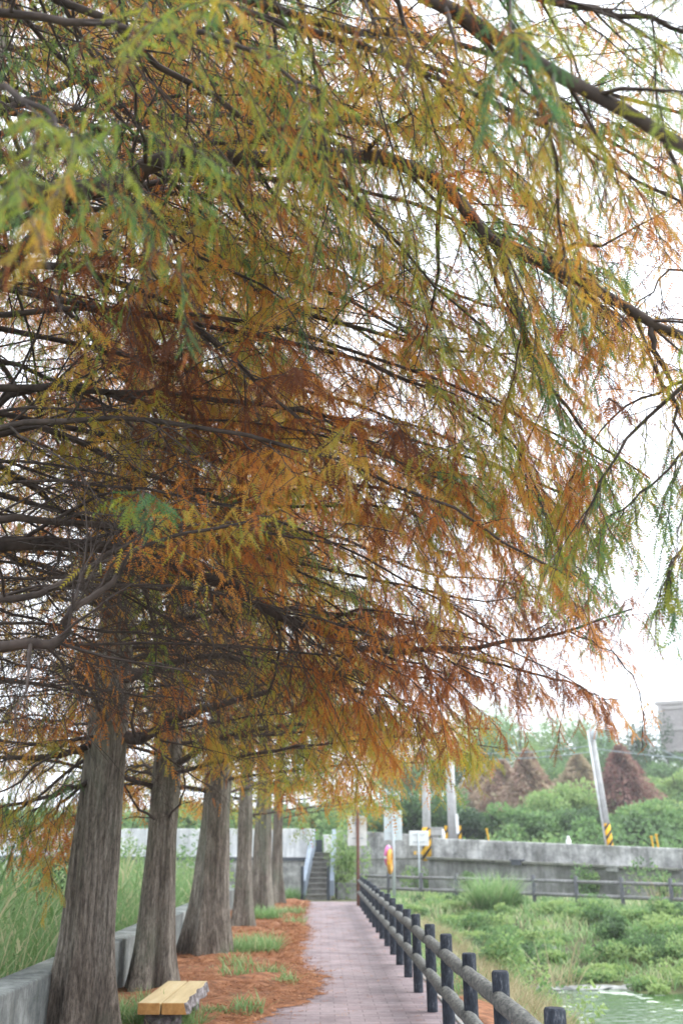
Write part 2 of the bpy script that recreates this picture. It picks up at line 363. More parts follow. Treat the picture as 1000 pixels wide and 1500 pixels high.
class Cypress:
    """one bald cypress: trunk, limbs with their twigs, and the hanging needle sprays as its crown"""
    def __init__(s, base, dia, seed, lean=(0, 0), height=17, pairs=8, spray=.095, tint=.45, spread=.22, dens=1.0, twig=1.0, floor=2.85):
        s.b = np.array(base, float); s.dia = dia; s.rng = np.random.default_rng(seed); s.lean = lean; s.H = height
        s.pairs = pairs; s.spray = spray; s.tint = tint; s.spread = spread; s.dens = dens; s.tw = twig; s.floor = floor
        s.limbs = []; s.fo, s.fd, s.fl, s.ft = [], [], [], []
    def axis(s, h):
        t = h / 3.0; return s.b + np.array([s.lean[0] * t, s.lean[1] * t, h])
    def rad(s, h):
        return .5 * s.dia * (.70 * max(.03, 1 - h / (.94 * s.H)) ** .95 + .40 * math.exp(-h / .6))
    def trunk_mesh(s):
        rng = s.rng; K, S = 46, 44; ph = rng.uniform(0, 6.28, 4); V = []
        hs_ = np.concatenate([np.linspace(-.25, 2.6, 26), np.linspace(2.8, s.H, K - 26)])
        for h in hs_:
            c = s.axis(max(h, -.25)); r = s.rad(max(h, 0)) * (1 + .03 * math.sin(2.3 * h + ph[1]) + .02 * math.sin(5.1 * h + ph[2])); fl = .27 * math.exp(-max(h, 0) / 1.0) + .125
            for j in range(S):
                a = 2 * math.pi * j / S
                k = 1 + fl * (.6 * math.sin(5 * a + ph[0] + .25 * h) + .45 * math.sin(3 * a + ph[1]) + .3 * math.sin(9 * a + ph[2] + .4 * h)) + .02 * math.sin(17 * a + ph[3] + 2 * h) + rng.uniform(-.008, .008)
                V.append(c + np.array([math.cos(a) * r * k, math.sin(a) * r * k, 0]))
        idx = np.arange(K * S).reshape(K, S); nx = np.roll(idx, -1, 1)
        F = np.stack([idx[:-1], nx[:-1], nx[1:], idx[1:]], -1).reshape(-1, 4)
        return rawmesh('trunk', V, [F], M['bark'], smooth=True)
    def sprays_on(s, pts, tint, start, gap, scale=1.0):
        """alternate sprays along a twig, drooping"""
        rng = s.rng; seg = np.linalg.norm(np.diff(pts, axis=0), axis=1); L = seg.sum(); n = int(L * (1 - start) / gap)
        if n < 1: return
        t = np.linspace(start, 1, n + 1)[1:] + rng.uniform(-.02, .02, n); t = np.clip(t, 0, 1)
        cum = np.concatenate([[0], np.cumsum(seg)]) / L
        Pp = np.stack([np.interp(t, cum, pts[:, k]) for k in range(3)], 1)
        tg = norm(pts[-1] - pts[0]); side = norm(np.cross(tg, Zup) + 1e-6)
        sg = np.where(np.arange(n) % 2, 1, -1)[:, None]
        D = tg * rng.uniform(.0, .6, (n, 1)) + side * sg * rng.uniform(.1, .8, (n, 1)) - Zup * rng.uniform(.3, 1.4, (n, 1)) + rng.normal(0, .25, (n, 3))
        s.fo.append(Pp); s.fd.append(D); s.fl.append(s.spray * scale * rng.uniform(.6, 1.25, n))
        s.ft.append(np.where(rng.random(n) < .10, rng.uniform(0, .2, n), np.clip(tint + rng.normal(0, .06, n), .04, 1)))
    def limb(s, pts, r0, r1=.006, leaf=.32, dens=1.0, tint=None, sub=1.0, n=14, reach=1.0):
        rng = s.rng; pts = spline(pts, n); pts[1:-1] += rng.normal(0, .012, (n - 2, 3))
        ts = TubeSet(); tl = np.linspace(0, 1, n); ts.add(pts, r0 + (r1 - r0) * tl ** .75, 7)
        L = np.linalg.norm(np.diff(pts, axis=0), axis=1).sum(); base_t = s.tint if tint is None else tint
        base_t = base_t + rng.normal(0, s.spread * .8)
        m = max(3, int(L * 6.0 * s.tw * sub)); sg = 1
        for q in np.linspace(.14, .985, m) + rng.uniform(-.02, .02, m):
            q = min(max(q, .05), .99); i = min(int(q * (n - 1)), n - 2); f = q * (n - 1) - i
            p = pts[i] * (1 - f) + pts[i + 1] * f; tg = norm(pts[min(i + 2, n - 1)] - pts[max(i - 1, 0)]); sg = -sg
            l2 = (.22 + .36 * L * (1 - q) ** .8 * .75 + rng.uniform(0, .35)) * rng.uniform(.6, 1.15) * reach
            l2 = min(l2, 1.9)
            d = rot_z(tg, sg * rng.uniform(.5, 1.4)); d[2] += rng.uniform(-.55, .5); d = norm(d)
            K2 = 6; tt = np.linspace(0, 1, K2)[:, None]; droop = rng.uniform(.02, .26)
            bend = norm(np.cross(d, Zup)) * rng.normal(0, .24)
            p2 = p + d * l2 * tt + (bend * l2 - Zup * droop * l2) * tt ** 2
            p2[1:] += rng.normal(0, .012 * l2 + .003, (K2 - 1, 3))
            rr = max(.0034, min(.42 * (r0 + (r1 - r0) * q ** .75), .005 + .0085 * l2))
            ts.add(p2, rr + (.0012 - rr) * tt[:, 0], 4)
            t2 = base_t + rng.normal(0, s.spread * .6)
            leafy = rng.random() < np.clip((q - leaf + .3) / .35, .05, .86)
            m3 = max(1, int(l2 * 10.5 * s.tw)); s3 = 1
            for q3 in np.linspace(.22, 1, m3):
                s3 = -s3; j = min(int(q3 * (K2 - 1)), K2 - 2); f = q3 * (K2 - 1) - j; p0 = p2[j] * (1 - f) + p2[j + 1] * f
                l3 = rng.uniform(.10, .42) * (1.15 - .4 * q3) * min(1.2, .5 + l2 * .6)
                tg2 = norm(p2[min(j + 1, K2 - 1)] - p2[max(j - 1, 0)])
                d3 = rot_z(tg2, s3 * rng.uniform(.4, 1.5)); d3[2] += rng.uniform(-.9, .3); d3 = norm(d3)
                u = np.array([0, .35, .7, 1.])[:, None]
                p3 = p0 + d3 * l3 * u - Zup * l3 * rng.uniform(.05, .45) * u ** 2
                ts.add(p3, np.array([.0028, .0023, .0018, .001]), 3)
                if leafy and rng.random() < .95 * dens ** .5: s.sprays_on(p3, t2 + rng.normal(0, .05), .03, .0165 / s.dens / dens)
            if leafy: s.sprays_on(p2, t2, .3, .019 / s.dens / dens)
        if leaf < .9: s.sprays_on(pts, base_t, .8, .03)
        s.limbs.append(ts)
    def auto(s, n, lo, hi, Lmax, keep=None, fall=.10, lowbare=.12, leaf=.34, dens=1.0, thick=1.0, az=None):
        rng = s.rng; a = rng.uniform(0, 6.28); g0 = rng.random()
        for k in range(n):
            h = lo + (hi - lo) * (k + rng.uniform(0, .9)) / n; a += 2.4 + rng.uniform(-.35, .35)
            if az: g0 = (g0 + .618034) % 1; a = R_(az[0] + (az[1] - az[0]) * g0)
            L = Lmax * (1 - (h - 2.2) / (s.H + .6 - 2.2)) ** .8 * rng.uniform(.72, 1.1)
            d = np.array([math.cos(a), math.sin(a), 0]); o = s.axis(h) + d * s.rad(h) * .5
            up = rng.uniform(.06, .28); dn = fall + rng.uniform(.0, .26)
            dn = min(dn, (o[2] - s.floor) / L); lf = leaf + lowbare * max(0, 1 - (h - 2.4) / 2.6); sw = norm(np.cross(d, Zup)) * rng.normal(0, .09)
            pts = [o + d * L * t + sw * L * t * t + Zup * L * (up * t - (up + dn) * t ** 2.1) for t in (0, .25, .5, .75, 1)]
            if keep and not keep(pts): continue
            s.limb(pts, max(.012, s.rad(h) * rng.uniform(.12, .24) * thick), leaf=lf, dens=dens)
    def build(s, label, group, name='cypress_tree', clearance=1.15):
        root = empty(name, s.b); tag(root, label, 'tree', group)
        inv = -s.b
        def sub(nm, me):
            o = link(nm, me, root); o.location = inv; return o
        sub('trunk', s.trunk_mesh())
        for ts in s.limbs: sub('branch', ts.mesh('branch', M['twig']))
        O = np.concatenate(s.fo); D = np.concatenate(s.fd); L = np.concatenate(s.fl); T = np.concatenate(s.ft)
        ok = np.linalg.norm(O - C0, axis=1) > clearance
        O, D, L, T = O[ok], D[ok], L[ok], T[ok]; rng = s.rng
        Nn = rng.normal(0, 1, (len(O), 3)); Nn[:, 1] += .8
        V, F, k = place(FR[s.pairs], O, D, Nn, L, L * rng.uniform(.55, .95, len(L)), curl=.16)
        sub('crown', rawmesh('crown', V, [F], M['needle'], tint=np.repeat(T, k)))
        print(label[:40], 'sprays', len(O), 'limbs', len(s.limbs))
        return root

# ------------------------------------------------------------------ SETTING
FA, FB = np.array([1.3, 38.0]), np.array([9.2, 29.6])         # line of the far railing
fdir = (FB - FA) / np.linalg.norm(FB - FA); fnor = np.array([fdir[1], -fdir[0]])   # towards the pond
def lump(x, y, k):
    return (np.sin(x * 1.3 * k + 1.7) * np.cos(y * 1.1 * k + .3) + .5 * np.sin(x * 2.9 * k - y * 2.3 * k)) / 1.5
def hgt(x, y):
    x = np.asarray(x, float); y = np.asarray(y, float)
    sd = (x - FA[0]) * fnor[0] + (y - FA[1]) * fnor[1]
    a = ss(1.5, 4.4, x + .25 * lump(0 * x, y, .6)); b = ss(.2, 11.2, sd + .4 * lump(x, y, .5))
    h = -1.36 * a * b + .07 * lump(x, y, 1.2) * ss(1.6, 2.6, x) * (1 - ss(36, 40, y))
    h = h - .04 * ss(-2.6, -2.75, x) * 0 - .25 * (1 - ss(-3.2, -2.7, x)) * (1 - ss(33, 37, y))
    back = y - wall_y(x) - .5
    h = np.where(back > 0, 1.35 + 0 * h, h)
    hill = ss(8, 62, back); h = h + np.where(back > 0, hill * (3.4 + .5 * np.sin(x * .09)), 0)
    return h
def wall_y(x): return 41.2 - .72 * np.clip(np.asarray(x, float) - 3.2, 0, 60)
gx = np.concatenate([np.linspace(-150, -14, 24), np.linspace(-13, -3.4, 26), np.linspace(-3.2, -2.7, 5), np.linspace(-2.5, 1.3, 12), np.linspace(1.4, 16, 84), np.linspace(17, 50, 34), np.linspace(56, 200, 22)])
gy = np.concatenate([np.linspace(-60, 2, 14), np.linspace(3, 48, 150), np.linspace(49, 110, 50), np.linspace(120, 420, 22)])
X, Y = np.meshgrid(gx, gy); Zg = hgt(X, Y)
base_drop = np.where((X > -2.55) & (X < 1.45) & (Y < 37), -.012, 0); Zg = Zg + base_drop
idx = np.arange(X.size).reshape(X.shape)
Fg = np.stack([idx[:-1, :-1], idx[:-1, 1:], idx[1:, 1:], idx[1:, :-1]], -1).reshape(-1, 4)
tag(link('ground', rawmesh('ground', np.stack([X, Y, Zg], -1).reshape(-1, 3), [Fg], M['soil'], smooth=True)), kind='structure')

mb = MB(); Ys = np.linspace(-4, 35.2, 80)
for i in range(79):
    xr0, xr1 = 1.36, 1.36
    mb.add([(-1.15, Ys[i], 0), (xr0, Ys[i], 0), (xr1, Ys[i + 1], 0), (-1.15, Ys[i + 1], 0)], [(0, 1, 2, 3)])
tag(mb.build('path', M['paving']), kind='structure')
mb = MB(); mb.box((1.43, 15.6, -.03), (.12, 39.2, .09)); tag(mb.build('path_kerb', M['stone'], bevel=.012), kind='structure')
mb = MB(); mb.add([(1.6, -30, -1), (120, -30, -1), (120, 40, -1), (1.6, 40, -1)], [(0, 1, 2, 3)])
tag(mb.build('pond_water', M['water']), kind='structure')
# the road behind the wall
rw = []; xs = np.linspace(-60, 60, 61)
for x in xs: rw += [(x, wall_y(x) + .7, 1.358), (x, wall_y(x) + 6.2, 1.358)]
tag(link('road', rawmesh('road', rw, [np.array([(2 * i, 2 * i + 2, 2 * i + 3, 2 * i + 1) for i in range(60)])], M['asphalt'])), kind='structure')

# ---- low wall beside the trees
def strip_box(mb, p0, p1, th, z0, z1, mi=0):
    p0, p1 = Vector(p0), Vector(p1); d = (p1 - p0); rz = math.atan2(d.y, d.x); c = (p0 + p1) / 2
    mb.box((c.x, c.y, (z0 + z1) / 2), (d.length, th, z1 - z0), rz, mi)
t = empty('low_wall', (-2.58, 16, 0)); tag(t, 'long low grey concrete wall stained with dark streaks behind the cypress trunks', 'wall')
mb = MB(); mb.box((0, 0, .10), (.34, 41, .98)); mb.build('wall', M['wall_low'], t, bevel=.015)
# ---- road wall, three lengths
def slopebox(mb, a, b, th, za0, za1, zb0, zb1, mi=0):
    a, b = Vector((*a, 0)), Vector((*b, 0)); d = (b - a).normalized(); n = Vector((-d.y, d.x, 0)) * th / 2
    v = [a - n + Vector((0, 0, za0)), b - n + Vector((0, 0, zb0)), b + n + Vector((0, 0, zb0)), a + n + Vector((0, 0, za0)),
         a - n + Vector((0, 0, za1)), b - n + Vector((0, 0, zb1)), b + n + Vector((0, 0, zb1)), a + n + Vector((0, 0, za1))]
    mb.add(v, [(3, 2, 1, 0), (4, 5, 6, 7), (0, 1, 5, 4), (1, 2, 6, 5), (2, 3, 7, 6), (3, 0, 4, 7)], mi)
def gxy(u, y): p = P(u, 1243, y); return (p[0], p[1])
A1, A2, A3 = gxy(638, 39.0), gxy(1000, 33.4), gxy(1500, 27.5)
def hz(u, v, y): return float(P(u, v, y)[2])
t = empty('road_wall', (0, 0, 0)); tag(t, 'stained grey concrete road wall with a mossy ledge, behind the far railing', 'wall')
za, zb = hz(638, 1228, 39), hz(1000, 1243, 33.4); zc = 1.1
mb = MB(); slopebox(mb, A1, A2, .35, .9, za, .75, zb); slopebox(mb, (A2[0] + .003, A2[1]), A3, .35, .75, zb, .6, zb - .15); mb.build('parapet', M['wall_grey'], t, bevel=.03)
off = np.array([-.22, -.30])
B1, B2, B3 = np.array(A1) + off, np.array(A2) + off, np.array(A3) + off
mb = MB(); slopebox(mb, B1, B2, .45, -.4, hz(638, 1259, 39), -.4, hz(1000, 1276, 33.4)); slopebox(mb, (B2[0] + .003, B2[1]), B3, .45, -.4, hz(1000, 1276, 33.4), -.4, .4)
mb.build('base', M['wall_base'], t)
mb = MB(); slopebox(mb, B1 + off * .2, B2 + off * .2, .62, hz(638, 1259, 39) + .004, hz(638, 1257, 39) + .05, hz(1000, 1276, 33.4) + .004, hz(1000, 1274, 33.4) + .04); mb.build('ledge', M['wall_cap'], t, bevel=.02)
for u, v in ((757, 1264), (897, 1273)):
    y = 39 - (u - 638) / 362 * 5.6; p = P(u, v, y - .95); mb = MB()
    mb.box((0, 0, 0), (.34, .30, .14), -.62); mb.box((0, -.0, .09), (.42, .36, .04), -.62)
    o = mb.build('drain_outlet', M['dark'] if u < 800 else M['stone'], t); o.location = p
C1, C2 = gxy(490, 41.3), gxy(641, 41.0)
t = empty('retaining_wall', (0, 0, 0)); tag(t, 'grey retaining wall between the stairs and the striped pole, behind the signboards', 'wall')
mb = MB(); slopebox(mb, C1, C2, .4, -.4, hz(490, 1216, 41.3), -.4, hz(641, 1224, 41)); mb.build('wall', M['wall_grey'], t, bevel=.03)
mb = MB(); y = 40.74; 
slopebox(mb, gxy(490, y), gxy(641, y - .3), .08, hz(490, 1262, y), hz(490, 1259, y), hz(641, 1258, y), hz(641, 1256, y)); mb.build('ledge', M['wall_cap'], t)
L1, L2 = gxy(459, 38.6), gxy(-520, 40.5)
t = empty('white_wall', (0, 0, 0)); tag(t, 'white painted wall over a dark grey base, seen between trunks near the stairs', 'wall')
mb = MB(); slopebox(mb, L2, L1, .3, hz(0, 1252, 40), hz(0, 1214, 40), hz(459, 1257, 38.6), hz(459, 1214, 38.6)); mb.build('upper_panel', M['wall_white'], t, bevel=.02)
mb = MB(); slopebox(mb, np.array(L2) - (0, .15), np.array(L1) - (0, .15), .5, -.5, hz(0, 1252, 40) - .004, -.5, hz(459, 1257, 38.6) - .004); mb.build('base', M['wall_grey'], t)
mb = MB(); slopebox(mb, np.array(L2) - (0, .43), np.array(L1) - (0, .43), .07, hz(0, 1256, 40), hz(0, 1252, 40) + .03, hz(459, 1261, 38.6), hz(459, 1257, 38.6) + .03); mb.build('ledge', M['dark'], t)

# ---- stairs
sb = G(467, 1318); sx0 = G(446, 1318)[0]; sx1 = G(489, 1318)[0]; sy = sb[1]; sw = sx1 - sx0; scx = (sx0 + sx1) / 2
t = empty('stairs', (scx, sy, 0)); tag(t, 'steep grey concrete stairs with blue grey side rails at the end of the path', 'stairs')
NS = 9; rise = 1.52 / NS; run = .30
ytop = sy + NS * run; xl0, xr0 = P(447, 1300, sy)[0] - scx, P(485, 1300, sy)[0] - scx; xl1, xr1 = P(460, 1250, ytop)[0] - scx, P(483, 1250, ytop)[0] - scx
for k in range(NS):
    q = k / (NS - 1); xl, xr = xl0 + (xl1 - xl0) * q, xr0 + (xr1 - xr0) * q
    mb = MB(); mb.box(((xl + xr) / 2, k * run + run / 2 + .15, (k + 1) * rise / 2 - .1), (xr - xl - .01 * k * .1, run + .28 - .004 * k, (k + 1) * rise + .2 - .004)); mb.box(((xl + xr) / 2, k * run + run / 2 - .02, (k + 1) * rise - .018), (xr - xl + .02, run + .05, .04))
    mb.build('step', M['step'], t, bevel=.01)
for xa, xb in ((xl0 - .06, xl1 - .03), (xr0 + .02, xr1 + .16)):
    mb = MB(); w2 = .075
    v = [(xa - w2, -.1, .12), (xa + w2, -.1, .12), (xb + w2, NS * run, 1.52 + .12), (xb - w2, NS * run, 1.52 + .12),
         (xa - w2, -.1, .62), (xa + w2, -.1, .62), (xb + w2, NS * run, 1.52 + .82), (xb - w2, NS * run, 1.52 + .82)]
    mb.add(v, [(3, 2, 1, 0), (4, 5, 6, 7), (0, 1, 5, 4), (1, 2, 6, 5), (2, 3, 7, 6), (3, 0, 4, 7)])
    mb.build('side_panel', M['bluegrey'], t, bevel=.012)
for xa in (xl0 - .10, xr0 - .10):
    mb = MB(); mb.box((xa, -.22, .5), (.10, .10, 1.16)); mb.build('newel_post', M['darksteel'], t, bevel=.012)
mb = MB(); xm = (xl1 + xr1) / 2
mb.box((xl1 + .16, NS * run + .9, 1.52 + .22), (.30, .3, .46)); o = mb.build('dark_box', M['darksteel'], bevel=.02); o.location = (scx, sy, 0); tag(o, 'dark block in place of the dark opening at the head of the stairs', 'box')  # solid dark block added to stand in for a dark opening
mb = MB(); mb.box((xr1 - .06, NS * run + 1.0, 1.52 + .28), (.34, .3, .6)); mb.box((xr1 - .06, NS * run + .99, 1.52 + .60), (.42, .36, .05)); o = mb.build('white_cabinet', M['white'], bevel=.02); o.location = (scx, sy, 0); tag(o, 'small white block at the head of the stairs next to the dark block', 'cabinet')  # plain white boxes for unidentified white shapes above the steps

# ------------------------------------------------------------------ LOG FENCE along the path
rnd = random.Random(5)
fx = 1.19; py0 = G(640, 1482)[1]; step = (G(552, 1358)[1] - py0) / 8; PH = .86
t = empty('log_fence', (fx, py0, 0)); tag(t, 'dark log post fence with two grey rails along the brick path', 'fence')
posts = [py0 + k * step for k in range(-6, 60) if py0 + k * step < G(527, 1325)[1] + .5]
for y in posts:
    mb = MB(); h = PH + rnd.uniform(-.02, .02); r = .057
    mb.tube([(0, 0, -.12), (0, 0, .01), (0, 0, h * .3), (0, 0, h * .65), (0, 0, h - .014), (0, 0, h)], [r, r, r * rnd.uniform(.97, 1.03), r * rnd.uniform(.96, 1.03), r, r * .86], 18, 0, .025, rnd)
    o = mb.build('post', M['post'], t, smooth=True); o.location = (rnd.uniform(-.008, .008), y - py0, 0); o.rotation_euler = (rnd.uniform(-.025, .025), rnd.uniform(-.022, .022), rnd.uniform(0, 6))
for a, b in zip(posts[:-1], posts[1:]):
    for zz in (.705, .385):
        mb = MB(); r = .056; k = 9; d = b - a
        pts = [(rnd.uniform(-.004, .004), d * (-.02 + 1.04 * i / (k - 1)), rnd.uniform(-.004, .004)) for i in range(k)]
        mb.tube(pts, [r * .9] + [r * rnd.uniform(.95, 1.05) for _ in range(k - 2)] + [r * .9], 16, 0, .03, rnd)
        o = mb.build('rail', M['rail'], t, smooth=True); o.location = (-.032, a - py0, zz + rnd.uniform(-.006, .006))
# far railing
t = empty('far_railing', (0, 0, 0)); tag(t, 'low dark post and rail fence crossing in front of the road wall', 'fence')
q = []; k = 0
while k < 15:
    p = FA + fdir * (k * 1.52); q.append((p[0], p[1], float(hgt(p[0], p[1])) * .5)); k += 1
for p in q:
    mb = MB(); mb.tube([(0, 0, -.35), (0, 0, .88)], .06, 12, 0, .02, rnd); o = mb.build('post', M['farpost'], t, smooth=True); o.location = p
for a, b in zip(q[:-1], q[1:]):
    for zz in (.72, .34):
        mb = MB(); d = Vector(b) - Vector(a); mb.tube([(0, 0, 0), d * .5, d], .05, 10, 0, .03, rnd); o = mb.build('rail', M['farrail'], t, smooth=True); o.location = (a[0], a[1], a[2] + zz)

# ------------------------------------------------------------------ BENCH
BH = .31; p = G(236, 1469, BH); bw, bl, bt = .425, 1.6, .10
t = empty('plank_bench', (p[0], p[1], 0), R_(-1.5)); tag(t, 'low bench of two thick yellowed planks with a bark edge beside the cypress trunk', 'bench')
def plank(x0, x1, live):
    nn = 22; V = []; r2 = np.random.default_rng(8 if live else 3)
    for i in range(nn):
        y = bl * i / (nn - 1); ex = (.018 * math.sin(i * .9) + r2.uniform(-.012, .012)) if live else 0
        V += [(x0, y, BH - bt), (x1 + ex + (.03 if live else 0), y, BH - bt), (x1 + ex * .7, y, BH), (x0, y, BH)]
    F = []; mi = []
    for i in range(nn - 1):
        a, b = 4 * i, 4 * i + 4
        for j in range(4): F.append((a + j, a + (j + 1) % 4, b + (j + 1) % 4, b + j)); mi.append(1 if (live and j == 1) else 0)
    F += [(3, 2, 1, 0), tuple(4 * (nn - 1) + j for j in range(4))]; mi += [2, 2]
    me = bpy.data.meshes.new('plank'); me.from_pydata(V, [], F); me.materials.append(M['wood']); me.materials.append(M['livebark']); me.materials.append(M['endgrain'])
    me.polygons.foreach_set('material_index', mi); me.update(); o = link('plank', me, t)
    b = o.modifiers.new('bevel', 'BEVEL'); b.width = .008; b.segments = 2; b.limit_method = 'ANGLE'; b.angle_limit = R_(50); return o
plank(-bw / 2, -.006, False); tag(plank(.008, bw / 2, True), 'plank with rough grey bark along its outer edge')
for yy in (.22, bl - .22):
    mb = MB(); mb.tube([(-.17, yy, .10), (.15, yy, .10)], .109, 14, 0, .04, rnd); mb.build('leg', M['livebark'], t, smooth=True)

# ------------------------------------------------------------------ CYPRESS ROW
rowg = 'bald cypresses planted in a row along the low wall'
def inview(pts, m=260):
    for p in pts[1:]:
        u, v, d = proj(p)
        if d > .4 and -m < u < 1000 + m and -m < v < 1500 + m: return True
    return False
def base(u, v): return G(u, v)
def BP(l): return [P(*a) for a in l]

# the one whose bough crosses the top
c = Cypress((-2.25, 2.9, 0), .62, 11, height=16, pairs=11, spray=.085, tint=.60, spread=.24, dens=.95)
c.limb([c.axis(5.7), P(300, -170, 3.3), P(480, -60, 3.2), P(650, 2, 3.05), P(800, 95, 2.9), P(1000, 218, 2.7), P(1180, 330, 2.6)], .046, .018, leaf=.45, dens=.75, sub=.8)
c.limb([c.axis(4.9), P(40, -120, 3.4), P(300, -30, 3.5), P(480, 40, 3.6), P(650, 60, 3.8), P(860, 130, 4.0), P(1050, 180, 4.1)], .035, .007, leaf=.3, dens=.7)
c.limb([c.axis(5.2), P(500, -150, 3.0), P(760, -10, 2.9), P(900, 20, 2.8), P(1040, 60, 2.8)], .03, .007, leaf=.3, dens=.75)
c.limb([c.axis(4.6), P(0, 20, 3.0), P(170, 40, 2.9), P(330, 60, 2.8), P(470, 130, 2.7)], .024, .005, leaf=.2, dens=.65, tint=.75)
c.limb([c.axis(4.2), P(-60, 130, 2.6), P(60, 160, 2.3), P(130, 230, 2.2)], .018, .005, leaf=.2, dens=.75, tint=.82)
c.limb([P(1180, 330, 2.6), P(1120, 480, 3.1), P(1050, 600, 3.3), P(1010, 690, 3.4), P(990, 780, 3.4)], .016, .004, leaf=.2, dens=.5, tint=.82, reach=.4)
c.limb([P(1180, 330, 2.6), P(1100, 500, 3.6), P(960, 600, 4.0), P(890, 690, 4.1), P(850, 770, 4.2)], .016, .004, leaf=.25, dens=.8, tint=.80, reach=.5)
c.auto(54, 5.0, 13.5, 4.8, az=(10, 120), keep=lambda p: inview(p, 120), dens=.68)
c.build('bald cypress whose heavy dark bough crosses the top corner over the path', rowg)

# the one just out of frame, its limbs fill the upper half
c = Cypress((-2.55, 5.9, 0), .60, 23, lean=(.02, .02), height=17, pairs=8, spray=.10, tint=.44, spread=.25, dens=1.1)
c.limb([c.axis(5.15), P(0, 305, 5.1), P(180, 268, 4.9), P(240, 234, 4.8), P(430, 238, 4.7), P(605, 240, 4.6), P(720, 345, 4.6), P(830, 405, 4.5), P(950, 468, 4.4), P(1080, 530, 4.4)], .075, .02, leaf=.5, dens=.55, n=22, tint=.55)
c.limb([P(712, 340, 4.6), P(745, 400, 4.7), P(762, 480, 4.8), P(805, 565, 4.9), P(865, 640, 5.0), P(950, 700, 5.1)], .026, .005, leaf=.25, tint=.5)
c.limb([P(950, 468, 4.4), P(962, 520, 4.4), P(985, 590, 4.4), P(1010, 690, 4.4)], .018, .006, leaf=.4, dens=.5, tint=.7, reach=.6)
c.limb([P(605, 240, 4.6), P(700, 330, 5.0), P(800, 400, 5.4), P(900, 460, 5.6), P(1020, 470, 5.8)], .02, .006, leaf=.4, tint=.55)
c.limb([P(240, 234, 4.8), P(330, 206, 4.9), P(480, 178, 5.0), P(620, 190, 5.0), P(790, 178, 5.0), P(950, 205, 5.0)], .034, .007, leaf=.35, tint=.55)
c.limb([c.axis(4.2), P(0, 400, 5.4), P(200, 420, 5.4), P(330, 520, 5.5), P(420, 600, 5.6), P(560, 650, 5.7)], .035, .005, leaf=.25, tint=.5)
c.limb([c.axis(4.6), P(100, 290, 5.9), P(250, 330, 6.1), P(400, 440, 6.3), P(520, 480, 6.4), P(640, 510, 6.5), P(820, 520, 6.7)], .045, .006, leaf=.35, tint=.42)
c.limb([c.axis(3.35), P(0, 800, 6.3), P(170, 803, 6.6), P(330, 855, 6.9), P(420, 905, 7.0), P(520, 944, 7.1), P(600, 950, 7.1), P(740, 942, 7.1), P(830, 922, 7.1), P(925, 892, 7.1)], .062, .006, leaf=.5, n=24, tint=.30, dens=.8, sub=1.15)
c.limb([P(640, 949, 7.1), P(720, 972, 7.0), P(800, 992, 6.9), P(860, 1012, 6.8), P(890, 1030, 6.8)], .014, .003, leaf=.1, tint=.30, reach=.42, sub=2.0, dens=.9)
c.limb([P(830, 922, 7.1), P(900, 960, 7.0), P(935, 1010, 7.0), P(940, 1080, 7.0)], .007, .002, leaf=.6, tint=.28, dens=.3, reach=.4)
c.limb([c.axis(2.75), P(0, 945, 4.6), P(85, 938, 4.6), P(102, 900, 4.6), P(170, 848, 4.6), P(222, 792, 4.6), P(380, 760, 4.7)], .034, .007, leaf=.8, dens=.3, n=18)
c.limb([c.axis(3.1), P(0, 880, 5.2), P(100, 850, 5.3), P(190, 795, 5.4), P(300, 770, 5.5), P(520, 800, 5.9)], .028, .006, leaf=.7, dens=.4)
c.limb([c.axis(3.3), P(0, 760, 6.0), P(150, 770, 6.3), P(300, 790, 6.6), P(420, 830, 6.9), P(560, 890, 7.3)], .036, .005, leaf=.6, dens=.7, tint=.45)
c.limb([c.axis(3.6), P(30, 620, 6.2), P(200, 690, 6.7), P(400, 740, 7.2), P(560, 740, 7.6), P(700, 770, 8.0)], .035, .005, leaf=.35, tint=.5)
c.limb([c.axis(3.9), P(60, 560, 6.4), P(300, 610, 7.0), P(480, 640, 7.3), P(640, 690, 7.6), P(790, 760, 7.8)], .035, .004, leaf=.45, tint=.36)
c.limb([P(215, 790, 5.0), P(212, 730, 4.4), P(205, 720, 4.0)], .010, .004, leaf=.2, tint=.95, reach=.35)
c.limb([c.axis(6.6), P(300, 40, 5.8), P(500, 60, 5.4), P(700, 125, 5.1), P(880, 205, 4.9), P(1050, 300, 4.8)], .034, .006, leaf=.35, tint=.66)
c.limb([c.axis(6.2), P(300, 170, 6.6), P(560, 230, 6.6), P(690, 290, 6.4), P(790, 370, 6.3), P(835, 420, 6.3)], .032, .005, leaf=.35, tint=.72, dens=.95)
c.limb([P(1080, 530, 4.4), P(1010, 560, 4.6), P(930, 590, 4.9), P(870, 640, 5.0), P(845, 700, 5.1)], .012, .003, leaf=.05, tint=.34, dens=.85, reach=.85, sub=1.7)
c.limb([P(1080, 530, 4.4), P(1040, 620, 4.3), P(985, 680, 4.3), P(930, 730, 4.4), P(880, 770, 4.5)], .012, .003, leaf=.05, tint=.80, dens=.8, reach=.8, sub=1.6)
c.limb([P(1080, 530, 4.4), P(1080, 680, 4.0), P(1040, 760, 3.9), P(995, 810, 3.9), P(975, 850, 3.9)], .011, .003, leaf=.05, tint=.9, dens=.8, reach=.55, sub=1.8)
c.limb([P(1080, 530, 4.4), P(1010, 400, 4.6), P(960, 420, 4.9), P(900, 500, 5.2)], .011, .003, leaf=.05, tint=.30, dens=.7, reach=.9, sub=1.4)
